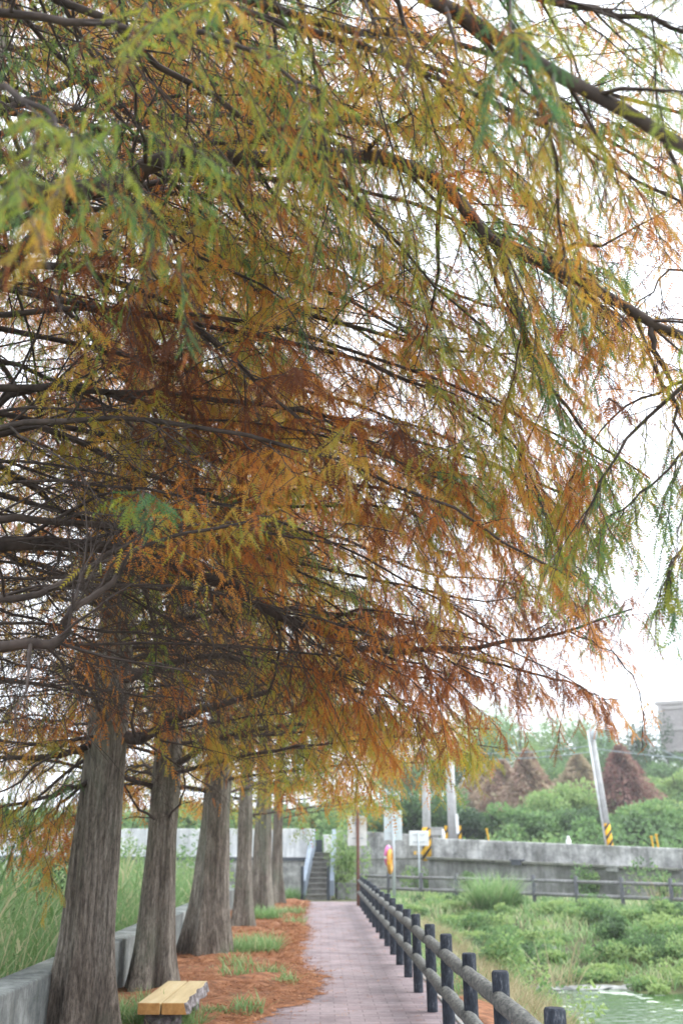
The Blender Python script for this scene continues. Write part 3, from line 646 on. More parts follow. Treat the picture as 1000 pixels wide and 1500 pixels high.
for h_, pts, tn in ((5.6, [(450, 420, 7.0), (640, 520, 7.0), (780, 620, 6.9), (885, 700, 6.8)], .34), (5.0, [(400, 560, 7.3), (600, 620, 7.4), (760, 700, 7.4), (850, 790, 7.3)], .6), (4.4, [(400, 690, 7.5), (600, 730, 7.6), (760, 810, 7.6), (870, 850, 7.5)], .30),
      (6.1, [(420, 300, 6.8), (640, 420, 6.8), (780, 470, 6.8), (900, 560, 6.7)], .5), (5.3, [(420, 500, 5.9), (600, 560, 5.8), (740, 640, 5.7), (800, 760, 5.6)], .72), (3.9, [(300, 800, 7.9), (560, 850, 8.2), (700, 880, 8.2), (790, 870, 8.2)], .3)):
    c.limb([c.axis(h_)] + BP(pts), .022, .004, leaf=.5, tint=tn, dens=.5, sub=.95)
c.auto(18, 6.5, 14.5, 4.6, az=(5, 115), keep=lambda p: inview(p, 120), dens=.85)
c.auto(20, 2.5, 4.4, 4.0, keep=lambda p: inview(p, 150), leaf=.95, lowbare=0, dens=.45, thick=.32, az=(-5, 105))
c.auto(58, 4.0, 14.5, 4.7, az=(-25, 125), keep=lambda p: inview(p, 150), leaf=.36, lowbare=.25, dens=.74)
c.build('bald cypress with its trunk mostly out of frame, long limbs crossing the upper half', rowg)

T = [  # base pixel, trunk width in px there, lean, crown tint, label
 ((118, 1528), 104, (.05, .02), .44, 'broad grey cypress trunk nearest the bench and the grass tufts at the bottom edge'),
 ((221, 1454), 68, (.05, .0), .50, 'cypress trunk with a forked low twig directly behind the plank bench'),
 ((303, 1404), 66, (.09, .0), .62, 'fluted cypress trunk beside the tall pale grass tuft, wide flaring foot'),
 ((354, 1362), 34, (.0, .0), .66, 'slim reddish cypress trunk half hidden behind the fluted one'),
 ((381, 1341), 38, (.03, .0), .66, 'greenish grey cypress trunk between the slim reddish one and the last tree'),
 ((404, 1327), 24, (.02, .0), .66, 'thin cypress trunk at the end of the row, closest to the stairs'),
]
specs = [dict(pairs=8, spray=.115, dens=.85), dict(pairs=5, spray=.14, dens=.75), dict(pairs=5, spray=.16, dens=.62), dict(pairs=3, spray=.20, dens=.5, twig=.8), dict(pairs=3, spray=.23, dens=.42, twig=.7), dict(pairs=3, spray=.24, dens=.4, twig=.7)]
for i, ((b, wpx, ln, tn, lab), sp) in enumerate(zip(T, specs)):
    g = base(*b); d = proj(g)[2]; dia = wpx / FPX * d
    c = Cypress(g, dia, 40 + i, lean=ln, height=17 - .3 * i, tint=tn, spread=.14 if i else .17, **sp)
    if i == 0:
        y = g[1]
        c.limb([c.axis(2.75), P(205, 1082, y - .1), P(245, 1060, y - .2), P(330, 1030, y - .2), P(430, 1003, y - .1), P(560, 985, y), P(700, 1000, y + .2)], .07, .007, leaf=.5, tint=.45, n=18)
        c.limb([c.axis(2.7), P(100, 1103, y - .1), P(0, 1112, y - .2), P(-140, 1090, y - .3)], .045, .012, leaf=.6, n=12)
        c.limb([c.axis(2.35), P(90, 1163, y - .2), P(0, 1182, y - .3), P(-150, 1190, y - .4)], .028, .008, leaf=.6, n=12)
        for h_, pts, tn in ((4.3, [(450, 780, y - .2), (620, 840, y - .2), (740, 850, y - .3), (850, 880, y - .4)], .32), (5.4, [(430, 600, y - .2), (600, 690, y - .1), (740, 770, y - .1), (835, 830, y - .2)], .4), (6.6, [(430, 450, y - .2), (600, 540, y - .1), (740, 640, y - .1), (825, 700, y - .2)], .5),
              (2.6, [(100, 1130, y - .1), (40, 1180, y - .2), (-70, 1228, y - .3)], .6), (2.7, [(95, 1090, y - .3), (20, 1150, y - .5), (-80, 1190, y - .6)], .5), (2.45, [(110, 1160, y + .1), (60, 1210, y + .1), (0, 1238, y)], .55)):
            c.limb([c.axis(h_)] + BP(pts), .026, .004, leaf=.45 if h_ > 3 else .2, tint=tn, dens=.6 if h_ > 3 else .8, sub=1.0)
        c.auto(22, 2.5, 4.6, 3.2, keep=lambda p: inview(p, 200), fall=.02, leaf=1.0, lowbare=0, dens=.4, thick=.5)
        c.limb([c.axis(3.2), P(300, 960, y - .8), P(430, 985, y - 1.2), P(560, 1020, y - 1.2), P(660, 1060, y - 1.0)], .04, .006, leaf=.45, tint=.5)
    if i == 1:
        y = g[1]
        c.limb([c.axis(1.95), P(205, 1185, y - .5), P(180, 1150, y - .7), P(140, 1120, y - .8)], .022, .006, leaf=.9, n=10, dens=.2)
        c.limb([c.axis(1.95), P(262, 1180, y - .4), P(272, 1140, y - .4), P(262, 1105, y - .4)], .02, .006, leaf=.9, n=10, dens=.2)
        for h_, pts in ((2.35, [(180, 1150, y - .1), (120, 1195, y - .2), (40, 1235, y - .2)]), (2.5, [(185, 1130, y + .2), (140, 1180, y + .4), (60, 1210, y + .5)])):
            c.limb([c.axis(h_)] + BP(pts), .024, .004, leaf=.2, tint=.6, dens=1.0)
        c.limb([c.axis(2.6), P(330, 1080, y - .3), P(450, 1060, y - .2), P(590, 1075, y), P(690, 1105, y)], .05, .006, leaf=.4, tint=.66, dens=1.1)
    far = i >= 3
    c.auto((66, 90, 80, 64, 54, 46)[i], 2.35 if i else 3.3, 14.6, (4.7, 4.4, 4.0, 4.0, 4.0, 4.0)[i], keep=lambda p: inview(p, 200), fall=.03, leaf=.36, lowbare=.4 if i == 0 else .25, dens=.62)
    c.build(lab, rowg)

# ------------------------------------------------------------------ SOFT GROUND COVER
def kite(bend=.12):
    return np.array([(0, 0, 0), (.45, -.30, bend), (1, 0, 0), (.45, .30, bend)]), np.array([(0, 1, 2, 3)])
KITE = kite()
BL = (np.array([(0, -.5, 0), (0, .5, 0), (.35, .42, 0), (.35, -.42, 0), (.7, .28, 0), (.7, -.28, 0), (1, 0, 0), (1, 0, 0)]), np.array([(0, 1, 2, 3), (3, 2, 4, 5), (5, 4, 6, 7)]))
def blades(O, L, W, tint, rng, lean=.35, curl=.35):
    n = len(O); a = rng.uniform(0, 6.28, n); k = rng.uniform(.05, lean, n)
    D = np.stack([np.cos(a) * k, np.sin(a) * k, np.ones(n)], 1); Nn = -np.stack([np.cos(a), np.sin(a), np.zeros(n)], 1)
    V, F = BL; D = norm(D); Y = norm(np.cross(Nn, D)); Zz = np.stack([np.cos(a), np.sin(a), np.full(n, -.35)], 1)
    x, yv = V[None, :, 0:1], V[None, :, 1:2]
    A = O[:, None] + L[:, None, None] * (x * D[:, None] + curl * x ** 2.2 * Zz[:, None] * rng.uniform(.3, 1.2, (n, 1, 1))) + W[:, None, None] * yv * Y[:, None]
    FF = (F[None] + (np.arange(n) * 8)[:, None, None]).reshape(-1, 4)
    return A.reshape(-1, 3), FF, np.repeat(tint, 8)
def grass(name, pts, L, W, tint, rng, m, **kw):
    V, F, t_ = blades(pts, L, W, tint, rng, **kw); return link(name, rawmesh(name, V, [F], m, tint=t_))

# fallen needles: a ragged mat from the wall to the path
rng = np.random.default_rng(77)
edge = [G(u, v) for u, v in ((345, 1530), (372, 1500), (430, 1474), (474, 1450), (468, 1430), (438, 1412), (440, 1388), (447, 1368), (440, 1345), (445, 1332), (452, 1322))]
ey = np.array([-2, 3] + [e[1] for e in edge]); ex = np.array([-1.0, -.95] + [e[0] for e in edge])
def lx(y): return np.interp(y, ey, ex) + .07 * np.sin(np.asarray(y) * 3.1) + .06 * np.sin(np.asarray(y) * 7.7 + 1) + .04 * np.sin(np.asarray(y) * 19.3)
ny, nxn = 420, 36; yy = np.linspace(-2, 35.0, ny); V = []
for y in yy:
    xr = lx(y)
    for k in range(nxn):
        s = k / (nxn - 1); x = -2.44 + (xr + 2.44) * s
        z = .012 + .05 * (1 - ss(.72, 1, s)) * (1 + .8 * lump(x * 3, y * 3, 1.0)) * 1 + rng.uniform(0, .012) * (s < .995)
        if s >= .999: z = .006
        V.append((x + rng.normal(0, .006), y, z))
idx = np.arange(ny * nxn).reshape(ny, nxn)
Fq = np.stack([idx[:-1, :-1], idx[:-1, 1:], idx[1:, 1:], idx[1:, :-1]], -1).reshape(-1, 4)
k0 = len(V); nb, mbn = 90, 10
for i, y in enumerate(np.linspace(1.5, 12.5, nb)):
    xr = 2.02 + .10 * math.sin(y * 3.1) + .08 * math.sin(y * 7.7)
    for k in range(mbn):
        x = 1.52 + (xr - 1.52) * k / (mbn - 1); V.append((x, y, float(hgt(x, y)) + (.045 if 0 < k < mbn - 1 else -.01) + rng.uniform(0, .012)))
i2 = k0 + np.arange(nb * mbn).reshape(nb, mbn)
Fq = np.concatenate([Fq, np.stack([i2[:-1, :-1], i2[:-1, 1:], i2[1:, 1:], i2[1:, :-1]], -1).reshape(-1, 4)])
tag(link('needle_litter', rawmesh('needle_litter', V, [Fq], M['litter'], smooth=True)), kind='stuff')
n = 30000; y = 4 + 30 * rng.random(n) ** 1.5; e = lx(y); s = rng.random(n) ** .8
x = -2.4 + (e + 2.45) * s + np.where(rng.random(n) < .13, np.abs(rng.normal(0, .16, n)), 0)
far_ = rng.random(n) < .02; x = np.where(far_, rng.uniform(-.9, 1.3, n), x)
right_ = rng.random(n) < .10; x = np.where(right_, rng.uniform(1.32, 2.1, n), x)
zz = np.where(x < e, .055 + rng.uniform(-.015, .035, n), .006); zz = np.where(x > 1.37, hgt(x, y) + .03, zz)
a = rng.uniform(0, 6.28, n); D = np.stack([np.cos(a), np.sin(a), rng.normal(0, .18, n)], 1); D[:, 2] = np.where(x < e, D[:, 2], 0)
V, F, k = place(FR[5], np.stack([x, y, zz], 1), D, np.tile(Zup, (n, 1)) + rng.normal(0, .25, (n, 3)) * (x < e)[:, None], rng.uniform(.05, .12, n) * np.clip(y / 12, .8, 1.8), curl=.0)
tag(link('fallen_sprays', rawmesh('fallen_sprays', V, [F], M['litterleaf'], tint=np.repeat(np.clip(rng.normal(.5, .25, n), 0, 1), k))), kind='stuff')

# reeds beyond the low wall
n = 26000; x = -3.1 - 8.5 * rng.random(n) ** 1.3; y = rng.uniform(5, 33, n); cl = lump(x, y, .7)
h0 = rng.random(n) ** .9 * (1.25 + .45 * cl) * np.where(y > 24, .8, 1); lf = rng.random(n) < .82; h0 = np.where(lf, np.maximum(h0, 0), 0)
L = np.where(lf, rng.uniform(.35, .8, n), 1.2 + .45 * cl + rng.uniform(0, .5, n)); O = np.stack([x, y, hgt(x, y) - .05 + h0], 1)
W_ = np.where(lf, rng.uniform(.018, .042, n), .016); tn = np.clip(.56 + .16 * cl + rng.normal(0, .17, n) + np.where(rng.random(n) < .12, .35, 0), 0, 1)
va, fa, ta = blades(O[lf], L[lf], W_[lf], tn[lf], rng, lean=1.1, curl=.6); vb, fb, tb = blades(O[~lf], L[~lf], W_[~lf], tn[~lf], rng, lean=.22, curl=.2)
tag(link('reeds', rawmesh('reeds', np.concatenate([va, vb]), [np.concatenate([fa, fb + len(va)])], M['grass'], tint=np.concatenate([ta, tb]))), kind='stuff')
# bank grass, near dry grass
n = 42000; u = rng.random(n); x = rng.uniform(1.5, 13, n); y = rng.uniform(8, 40, n)
sd = (x - FA[0]) * fnor[0] + (y - FA[1]) * fnor[1]; h = hgt(x, y); ok = (h > -.97) & (y < wall_y(x) - .4) & ((x > 2.05) | (y > 13)) & ~((sd > 3) & (x > 2.6) & (rng.random(n) < .35))
x, y, h, sd = x[ok], y[ok], h[ok], sd[ok]; n = len(x)
cl = lump(x, y, .8); L = .16 + .16 * rng.random(n) + .14 * np.clip(cl, 0, 1)
tag(grass('bank_grass', np.stack([x, y, h - .02], 1), L, rng.uniform(.012, .025, n) * np.clip(y / 14, 1, 2), np.clip(.6 + .22 * cl + rng.normal(0, .2, n), 0, 1), rng, M['grass'], lean=.7, curl=.5), kind='stuff')
n = 9000; y = rng.uniform(9, 27, n); x = 2.08 + np.abs(rng.normal(.45, .5, n)) + (y - 9) * .01; h = hgt(x, y); ok = h > -.95; x, y, h = x[ok], y[ok], h[ok]; n = len(x)
tag(grass('dry_grass', np.stack([x, y, h - .02], 1), .22 + .32 * rng.random(n), rng.uniform(.007, .014, n), np.clip(.5 + .3 * lump(x, y, 1) + rng.normal(0, .2, n), 0, 1), rng, M['dry'], lean=.8, curl=.55), kind='stuff')

# grass tufts along the litter
def tuft(loc, r, h, n, label, seed, tint=.55, m='grass', wd=(.006, .013)):
    g = np.random.default_rng(seed); a = g.uniform(0, 6.28, n); q = r * np.sqrt(g.random(n))
    O = np.stack([np.cos(a) * q, np.sin(a) * q, np.full(n, -.01)], 1)
    o = grass('grass_tuft', O, h * g.uniform(.5, 1.15, n), g.uniform(*wd, n), np.clip(g.normal(tint, .15, n), 0, 1), g, M[m], lean=.9, curl=.55)
    o.location = loc; return tag(o, label, 'grass tuft', 'grass tufts among the fallen needles')
tuft(G(372, 1398), .42, .42, 900, 'large pale green grass tuft beside the fluted cypress trunk', 1, .6, wd=(.008, .016))
tuft(G(352, 1402), .2, .25, 300, 'small grass tuft at the foot of the fluted cypress trunk', 2, .5)
tuft(G(388, 1350), .4, .45, 500, 'grass tuft at the foot of the greenish grey trunk', 3, .5, wd=(.012, .022))
tuft(G(408, 1342), .3, .3, 300, 'yellowish grass tuft at the litter edge near the last trunks', 4, .75, wd=(.012, .022))
tuft(G(424, 1318), .5, .5, 500, 'green grass tuft by the litter edge close to the stairs', 5, .55, wd=(.014, .026))
tuft(G(195, 1507), .30, .40, 520, 'blue green grass tuft against the broad trunk by the bench', 6, .58, wd=(.008, .014))
tuft(G(245, 1512), .34, .30, 620, 'short grass tuft under the sawn front end of the bench', 7, .55, wd=(.008, .014))
tuft(G(318, 1490), .16, .16, 120, 'little broad bladed weed tuft by the bark edge of the bench', 8, .6, wd=(.015, .028))
tuft(G(300, 1428), .22, .14, 110, 'sparse weed tuft between the bench and the flared trunk', 9, .65, wd=(.012, .022))

g = np.random.default_rng(4411)
for i in range(10):
    y = 9.5 + 22 * g.random() ** 1.3; x = -2.3 + (float(lx(y)) + 2.25) * g.random()
    if -1.6 < x < -.9 and y < 11.5: continue
    o = tuft((x, y, .03), .16 + .1 * g.random(), .12 + .12 * g.random() + .006 * y, 70, 'small green weed sprig poking through the fallen needles', 700 + i, .62, wd=(.010, .022)); o['group'] = 'weed sprigs in the litter'
# ------------------------------------------------------------------ SHRUBS, BANK PLANTS, HILLSIDE TREES
def cloud(g, n, r, size, lumps=9, flat=.8, core=.35):
    c = g.normal(0, .42, (lumps, 3)) * r; c[:, 2] = np.abs(c[:, 2]) * flat + r[2] * .35
    lr = g.uniform(.32, .62, lumps) * (9 / max(9, lumps)) ** .33 * np.where(np.arange(lumps) % 5 == 0, 1.25, 1); pick = g.integers(0, lumps, n)
    d = norm(g.normal(0, 1, (n, 3))); rad = lr[pick] * (core + (1 - core) * g.random(n) ** .5)
    O = c[pick] + d * rad[:, None] * r; O[:, 2] = np.maximum(O[:, 2], .02)
    D = norm(d + g.normal(0, .7, (n, 3)) - np.array([0, 0, .25])); Nn = d + g.normal(0, .5, (n, 3)) + np.array([0, 0, .7])
    V, F, k = place(KITE, O, D, Nn, size * g.uniform(.6, 1.3, n)); return V, F, k, pick
def shrub(loc, r, n, size, label, seed, tint=.55, spread=.15, m='leaf', lumps=8, group=None, name='shrub', cat='shrub'):
    g = np.random.default_rng(seed); r = np.array(r, float); root = empty(name, loc); tag(root, label, cat, group)
    V, F, k, pick = cloud(g, n, r, size, lumps)
    tl = g.normal(0, spread, lumps); tt = np.clip(tint + tl[pick] + g.normal(0, .1, n), 0, 1)
    link('foliage', rawmesh('foliage', V, [F], M[m], tint=np.repeat(tt, k)), root)
    ts = TubeSet()
    for _ in range(6):
        a = g.uniform(0, 6.28); q = np.array([math.cos(a) * r[0] * .5, math.sin(a) * r[1] * .5, r[2] * g.uniform(.7, 1.1)])
        s_ = np.linspace(0, 1, 5)[:, None]; ts.add(np.array([0, 0, -.1]) + (q + [0, 0, .1]) * s_ + np.array([0, 0, .1]) * s_ * (1 - s_), .012 * (1.1 - s_[:, 0]) * max(1, r[2]), 5)
    link('stem', ts.mesh('stem', M['twig']), root); return root
def gz(x, y): return (x, y, float(hgt(x, y)))
# left, beyond the low wall
pp = G(288, 1345, -.25); shrub((pp[0], pp[1], -.25), (1.3, 1.2, 1.5), 2600, .12, 'bright green broad leaved shrub seen between the second and fluted trunks', 301, .8)
pp = P(20, 1300, 17); shrub((pp[0], pp[1], -.25), (1.1, 1.0, 1.35), 4200, .075, 'dark shrub among the reeds at the frame edge beside the broad trunk', 302, .2)
pp = P(180, 1300, 27); shrub((pp[0], pp[1], -.25), (1.8, 1.4, 1.7), 4500, .09, 'pale green bush behind the reeds between the two nearest trunks', 303, .85)
# beside the stairs
pp = G(425, 1312); shrub((pp[0] - .2, pp[1] + .6, 0), (.95, .8, 1.5), 2400, .11, 'tall green bush on the trunk side of the stairs', 304, .72)
pp = G(506, 1318); shrub((pp[0], pp[1] + .8, 0), (.75, .9, 1.9), 2200, .12, 'yellow green creeper bush between the stairs and the rusty pole', 305, .95, .1)
pp = G(492, 1308); shrub((pp[0] + .1, pp[1] + 1.6, 0), (.5, .5, 2.0), 1200, .11, 'upright green bush touching the stairs side rail', 306, .75)
mb = MB(); mb.box((0, 0, .25), (.95, .5, .6), .1); o = mb.build('concrete_block', M['stone'], bevel=.04); pp = G(512, 1317); o.location = (pp[0], pp[1] + .2, -.02)
tag(o, 'pale concrete block at the foot of the rusty sign pole', 'block')
# shrubs against the road wall
for i, (u, v, y, r, lab) in enumerate([(688, 1290, 37.5, .34, 'round bright green bush against the road wall under the drain outlet'), (858, 1296, 34.5, .42, 'leafy bush growing from the wall foot below the leaning pole'),
        (965, 1303, 32.5, .55, 'spreading green bush by the wall beside the frame edge'), (613, 1292, 39, .5, 'small bush at the foot of the blank white signboard post')]):
    q = P(u, v, y); shrub((q[0], q[1], min(q[2] - r * .6, .8)), (r * 1.2, r, r * 1.4), 800, .11, lab, 330 + i, .72)
# plants on the pond bank: individuals
kinds = [('leafy bright green shrub on the pond bank', .72, (.7, .6, .62)), ('dark green shrub on the pond bank', .42, (.6, .6, .6)), ('low yellow green creeper mound on the pond bank', .92, (.9, .7, .36)), ('spreading mid green bush on the pond bank', .6, (.95, .75, .55))]
g = np.random.default_rng(909); cnt = 0; placed = []
while cnt < 58:
    x = g.uniform(2.4, 13.5); y = g.uniform(17, 36); sd = (x - FA[0]) * fnor[0] + (y - FA[1]) * fnor[1]; h = float(hgt(x, y))
    if h < -.98 or sd < .9 or sd > 9.5 or (y < 21 and x > 4): continue
    if any((x - a) ** 2 + (y - b) ** 2 < .5 for a, b in placed): continue
    u, v, d = proj((x, y, h))
    if not (560 < u < 1080): continue
    dry = x < 3.2
    k = 2 if g.random() < .35 else int(g.integers(0, 4)); lab, tn, r = kinds[k]; sc_ = g.uniform(.42, .95) * (.6 if dry else 1)
    placed.append((x, y)); shrub((x, y, h - .05), (r[0] * sc_, r[1] * sc_, r[2] * sc_ * .78), 1500, .085, lab, 1000 + cnt, tn + .06 + g.normal(0, .1), .22, group=lab.replace('on the', 'plants of the'), name='bank_shrub'); cnt += 1
q = G(738, 1405, -.5); shrub((q[0], q[1], float(hgt(q[0], q[1]))), (.6, .6, .7), 1100, .12, 'leafy green shrub at the water edge beyond the fence corner', 402, .78)
q = G(705, 1470, -.35)
for i, (u, v, lab) in enumerate([(790, 1470, 'leafy pale green weed clump right behind the nearest fence post'), (755, 1452, 'green weed clump behind the second nearest fence rails'), (828, 1492, 'weed clump hanging over the pond edge at the bottom of the photo')]):
    q = G(u, v, -.7); shrub((q[0], q[1], float(hgt(q[0], q[1])) - .05), (.42, .42, .62), 700, .085, lab, 410 + i, .8)
q = G(722, 1340, -.2); o = tuft((q[0], q[1], float(hgt(q[0], q[1]))), .55, 1.25, 1100, 'tall silvery green grass clump below the far railing', 31, .6, wd=(.015, .03)); o['group'] = 'tall grasses on the pond bank'
for i, (u, v, lab) in enumerate([(820, 1415, 'dead straw coloured stalks standing above the bank shrubs'), (775, 1420, 'leaning dry stalks at the water edge near the dry grass'), (975, 1370, 'dry brown stalks on the bank at the frame edge')]):
    q = G(u, v, -.6); o = tuft((q[0], q[1], float(hgt(q[0], q[1]))), .3, 1.3, 46, lab, 50 + i, .6, 'dry', wd=(.012, .022)); o['category'] = 'dry stalks'; o['group'] = 'tall grasses on the pond bank'
for i, (u, v, l, w_, h_, lab) in enumerate([(862, 1448, 1.7, .5, .09, 'long flat pale stone lying in the water at the bank foot'), (940, 1446, .8, .45, .13, 'smooth pale boulder at the water edge below the shrubs'), (792, 1451, .7, .4, .10, 'low grey stone at the corner of the pond'), (800, 1372, .6, .4, .2, 'grey rock half buried among the bank shrubs')]):
    zz_ = -1.0 if i < 3 else -.35
    q = G(u, v, zz_); g = np.random.default_rng(60 + i); V = []; K, S = 8, 14
    for a in range(K):
        ph = math.pi * a / (K - 1)
        for b in range(S):
            th = 2 * math.pi * b / S; k = 1 + .16 * math.sin(2 * th + i) + .12 * math.sin(5 * th + a) + g.uniform(-.13, .13)
            V.append((math.sin(ph) * math.cos(th) * l / 2 * k, math.sin(ph) * math.sin(th) * w_ / 2 * k, math.cos(ph) * h_ * .7 * k))
    idx = np.arange(K * S).reshape(K, S); nx_ = np.roll(idx, -1, 1); F = np.stack([idx[:-1], idx[1:], nx_[1:], nx_[:-1]], -1).reshape(-1, 4)
    o = link('rock', rawmesh('rock', V, [F], M['stone'], smooth=False)); o.location = (q[0], q[1], zz_ if i < 3 else float(hgt(q[0], q[1])) - .05); tag(o, lab, 'rock')

# hillside trees
def htree(u, vt, y, r, label, seed, kind='broad', tint=.5, n=4200, size=.34, group='trees on the hillside'):
    if kind == 'cone' and tint > .2: tint += .22
    q = P(u, vt, y); x = q[0]; z = float(hgt(x, y)); top = max(2.2, q[2] - z) * (1.0 if kind == 'cone' else 1.18 if y > 75 else .92); g = np.random.default_rng(seed)
    root = empty('rust_cypress' if kind == 'cone' else 'hillside_tree', (x, y, z - .1)); tag(root, label, 'tree', group)
    ts = TubeSet(); s_ = np.linspace(0, 1, 6)[:, None]; pts = np.array([0, 0, 0.]) + np.array([g.normal(0, .2), g.normal(0, .2), top * .9]) * s_
    ts.add(pts, (.16 + .012 * top) * (1.05 - s_[:, 0]), 8)
    for _ in range(7):
        a = g.uniform(0, 6.28); h0 = g.uniform(.3, .7) * top; L = r * g.uniform(.5, .9); ss_ = np.linspace(0, 1, 5)[:, None]
        ts.add(np.array([0, 0, h0]) + np.array([math.cos(a), math.sin(a), .45]) * L * ss_, .05 * (1.05 - ss_[:, 0]), 5)
    link('trunk', ts.mesh('trunk', M['twig']), root)
    if kind == 'cone':
        t_ = g.random(n) ** .75; hh = top * (.04 + .96 * t_); rr = r * (1 - t_) ** .8 * (.35 + .65 * g.random(n) ** .5); a = g.uniform(0, 6.28, n)
        rr = rr * (1.15 + .28 * np.sin(a * 5 + hh * 2.1) + .18 * np.sin(hh * 4.3 + a * 3))
        O = np.stack([np.cos(a) * rr, np.sin(a) * rr, hh], 1); D = np.stack([np.cos(a), np.sin(a), -.5 + 0 * a], 1) + g.normal(0, .5, (n, 3))
        V, F, k = place(KITE, O, D, g.normal(0, .6, (n, 3)) + Zup, size * g.uniform(.6, 1.3, n)); tt = np.clip(tint + .2 * np.sin(a * 2 + hh) * .5 + g.normal(0, .15, n), 0, 1); mm = M['rustfar']
    else:
        V, F, k, pick = cloud(g, n, np.array([r, r, top * .55]), size, 24, .9, .2); V[:, 2] += top * .22
        tl = g.normal(0, .17, 24); tt = np.clip(tint + tl[pick] + g.normal(0, .1, n), 0, 1); mm = M['leaf']
    link('crown', rawmesh('crown', V, [F], mm, tint=np.repeat(tt, k)), root); return root
cone = [(770, 1096, 60, 2.0, 'tall brownish cypress on the hillside to the side of the leaning pole', .35), (735, 1112, 63, 2.2, 'greyish brown cypress with a blunt top behind the bright green tree', .3), (845, 1103, 62, 2.2, 'olive brown cypress close to the leaning utility pole', .75),
        (906, 1090, 60, 2.2, 'dark red cypress cone just beyond the leaning utility pole', .12), (932, 1140, 62, 1.7, 'small rust cypress beside the dark red one', .3), (705, 1118, 70, 2.2, 'faded brown cypress partly hidden by the hanging foliage', .5)]
for i, (u, vt, y, r, lab, tn) in enumerate(cone): htree(u, vt, y, r, lab, 500 + i, 'cone', tn, 6500, .26)
broad = [(812, 1142, 55, 2.2, 'bright yellow green tree in front of the brown cypresses', .76), (640, 1140, 54, 2.6, 'dense green tree behind the two upright utility poles', .45), (600, 1150, 56, 2.6, 'mid green tree behind the pale blue signboard', .55), (545, 1160, 57, 2.8, 'green tree above the retaining wall behind the white signboard', .6),
        (694, 1180, 51, 1.7, 'dark low tree just behind the wall next to the pole with two yellow markers', .15), (730, 1192, 51, 1.8, 'low green tree behind the wall beside the thin yellow marker', .55), (775, 1196, 51, 1.8, 'low bushy green tree behind the wall under the tall brown cypress', .6),
        (850, 1175, 51, 2.0, 'low olive tree near the striped leaning pole foot', .5), (930, 1172, 51, 2.2, 'low green tree past the striped leaning pole foot', .62), (985, 1160, 52, 2.2, 'light green tree behind the wall at the frame edge', .75), (1040, 1150, 54, 3, 'green tree past the frame edge behind the wall', .6),
        (760, 1044, 88, 4.0, 'tall pale green tree on the ridge behind the brown cypress', .72), (715, 1062, 84, 3.8, 'ridge tree half hidden by the hanging orange foliage', .6), (820, 1060, 90, 4.0, 'light green ridge tree beside the leaning pole top', .75), (932, 1066, 86, 3.2, 'dark blue green ridge tree beside the beige building', .22), (972, 1112, 80, 2.8, 'green tree under the corner of the beige building', .5),
        (880, 1150, 78, 2.6, 'yellowish tree between the dark red cypress and the ridge', .8), (985, 1120, 66, 2.6, 'olive yellow tree below the beige building', .82), (660, 1085, 80, 3.4, 'green ridge tree above the two upright poles', .6), (590, 1100, 82, 3.4, 'ridge tree behind the low hanging olive foliage', .6), (1080, 1110, 70, 3.5, 'green tree past the edge of the beige building', .5), (790, 1105, 76, 2.8, 'mid green tree between two brown cypresses', .62), (870, 1090, 84, 2.6, 'green tree behind the leaning pole, between olive cypress and dark red one', .6)]
for i, (u, vt, y, r, lab, tn) in enumerate(broad): htree(u, vt, y, r, lab, 540 + i, 'broad', tn, 9000, .20)
for i, (u, y) in enumerate([(480, 62), (420, 66), (350, 64), (270, 66), (180, 66), (90, 68), (0, 66), (-90, 70)]):
    htree(u, 1165 + 8 * (i % 3), y, 2.8, 'rounded green tree beyond the white wall, glimpsed under the cypress branches', 580 + i, 'broad', .7, 2600, .4, group='trees beyond the white wall')
# undergrowth of the slope
n = 70000; x = rng.uniform(-14, 46, n); y = rng.uniform(43, 84, n); ok = y > wall_y(x) + 7; x, y = x[ok], y[ok]; n = len(x)
O = np.stack([x, y, hgt(x, y) + rng.random(n) * (.9 + .7 * lump(x, y, .35))], 1)
V, F, k = place(KITE, O, rng.normal(0, 1, (n, 3)), rng.normal(0, .6, (n, 3)) + Zup, rng.uniform(.14, .34, n))
tag(link('hillside_undergrowth', rawmesh('hillside_undergrowth', V, [F], M['leaf'], tint=np.repeat(np.clip(.6 + .2 * lump(x, y, .3) + rng.normal(0, .12, n), 0, 1), k))), kind='stuff')

# ------------------------------------------------------------------ SIGNS, POLES, BUOYS
def signpost(u, vb, y, boards, polem, pr, ztop, label, extra=None):
    q = P(u, vb, y); z0 = q[2] if vb > 1243 else 0; t = empty('signpost', (q[0], q[1], 0)); tag(t, label, 'sign')
    mb = MB(); mb.tube([(0, 0, -.3), (0, 0, ztop)], pr, 12); mb.build('pole', M[polem], t, smooth=True)
    for (u0, v0, u1, v1, m) in boards:
        a, b = P(u0, v0, y), P(u1, v1, y); c_ = (a + b) / 2 - np.array([q[0], q[1], 0]); mb = MB()
        mb.box((c_[0], pr + .03, c_[2]), (abs(b[0] - a[0]), .03, abs(a[2] - b[2]))); mb.build('board', M[m], t, bevel=.012)
        mb = MB()
        for zz in (.25, -.25): mb.box((c_[0] * .5, pr + .008, c_[2] + zz * abs(a[2] - b[2])), (abs(b[0] - a[0]) * .6, .02, .035))
        mb.build('bracket', M['galv'], t)
    return t
ys1 = G(524, 1327)[1]
signpost(524, 1243, ys1, [(509, 1195, 537, 1239, 'white')], 'rust', .045, hz(524, 1185, ys1), 'blank white signboard seen from behind on a rusty pole at the fence end')
ys2 = 36.0
signpost(576, 1243, ys2, [(562, 1187, 589, 1231, 'pale')], 'galv', .055, hz(576, 1180, ys2), 'pale blue blank signboard on a grey pole with life rings hanging below')
q = P(576, 1243, ys2)
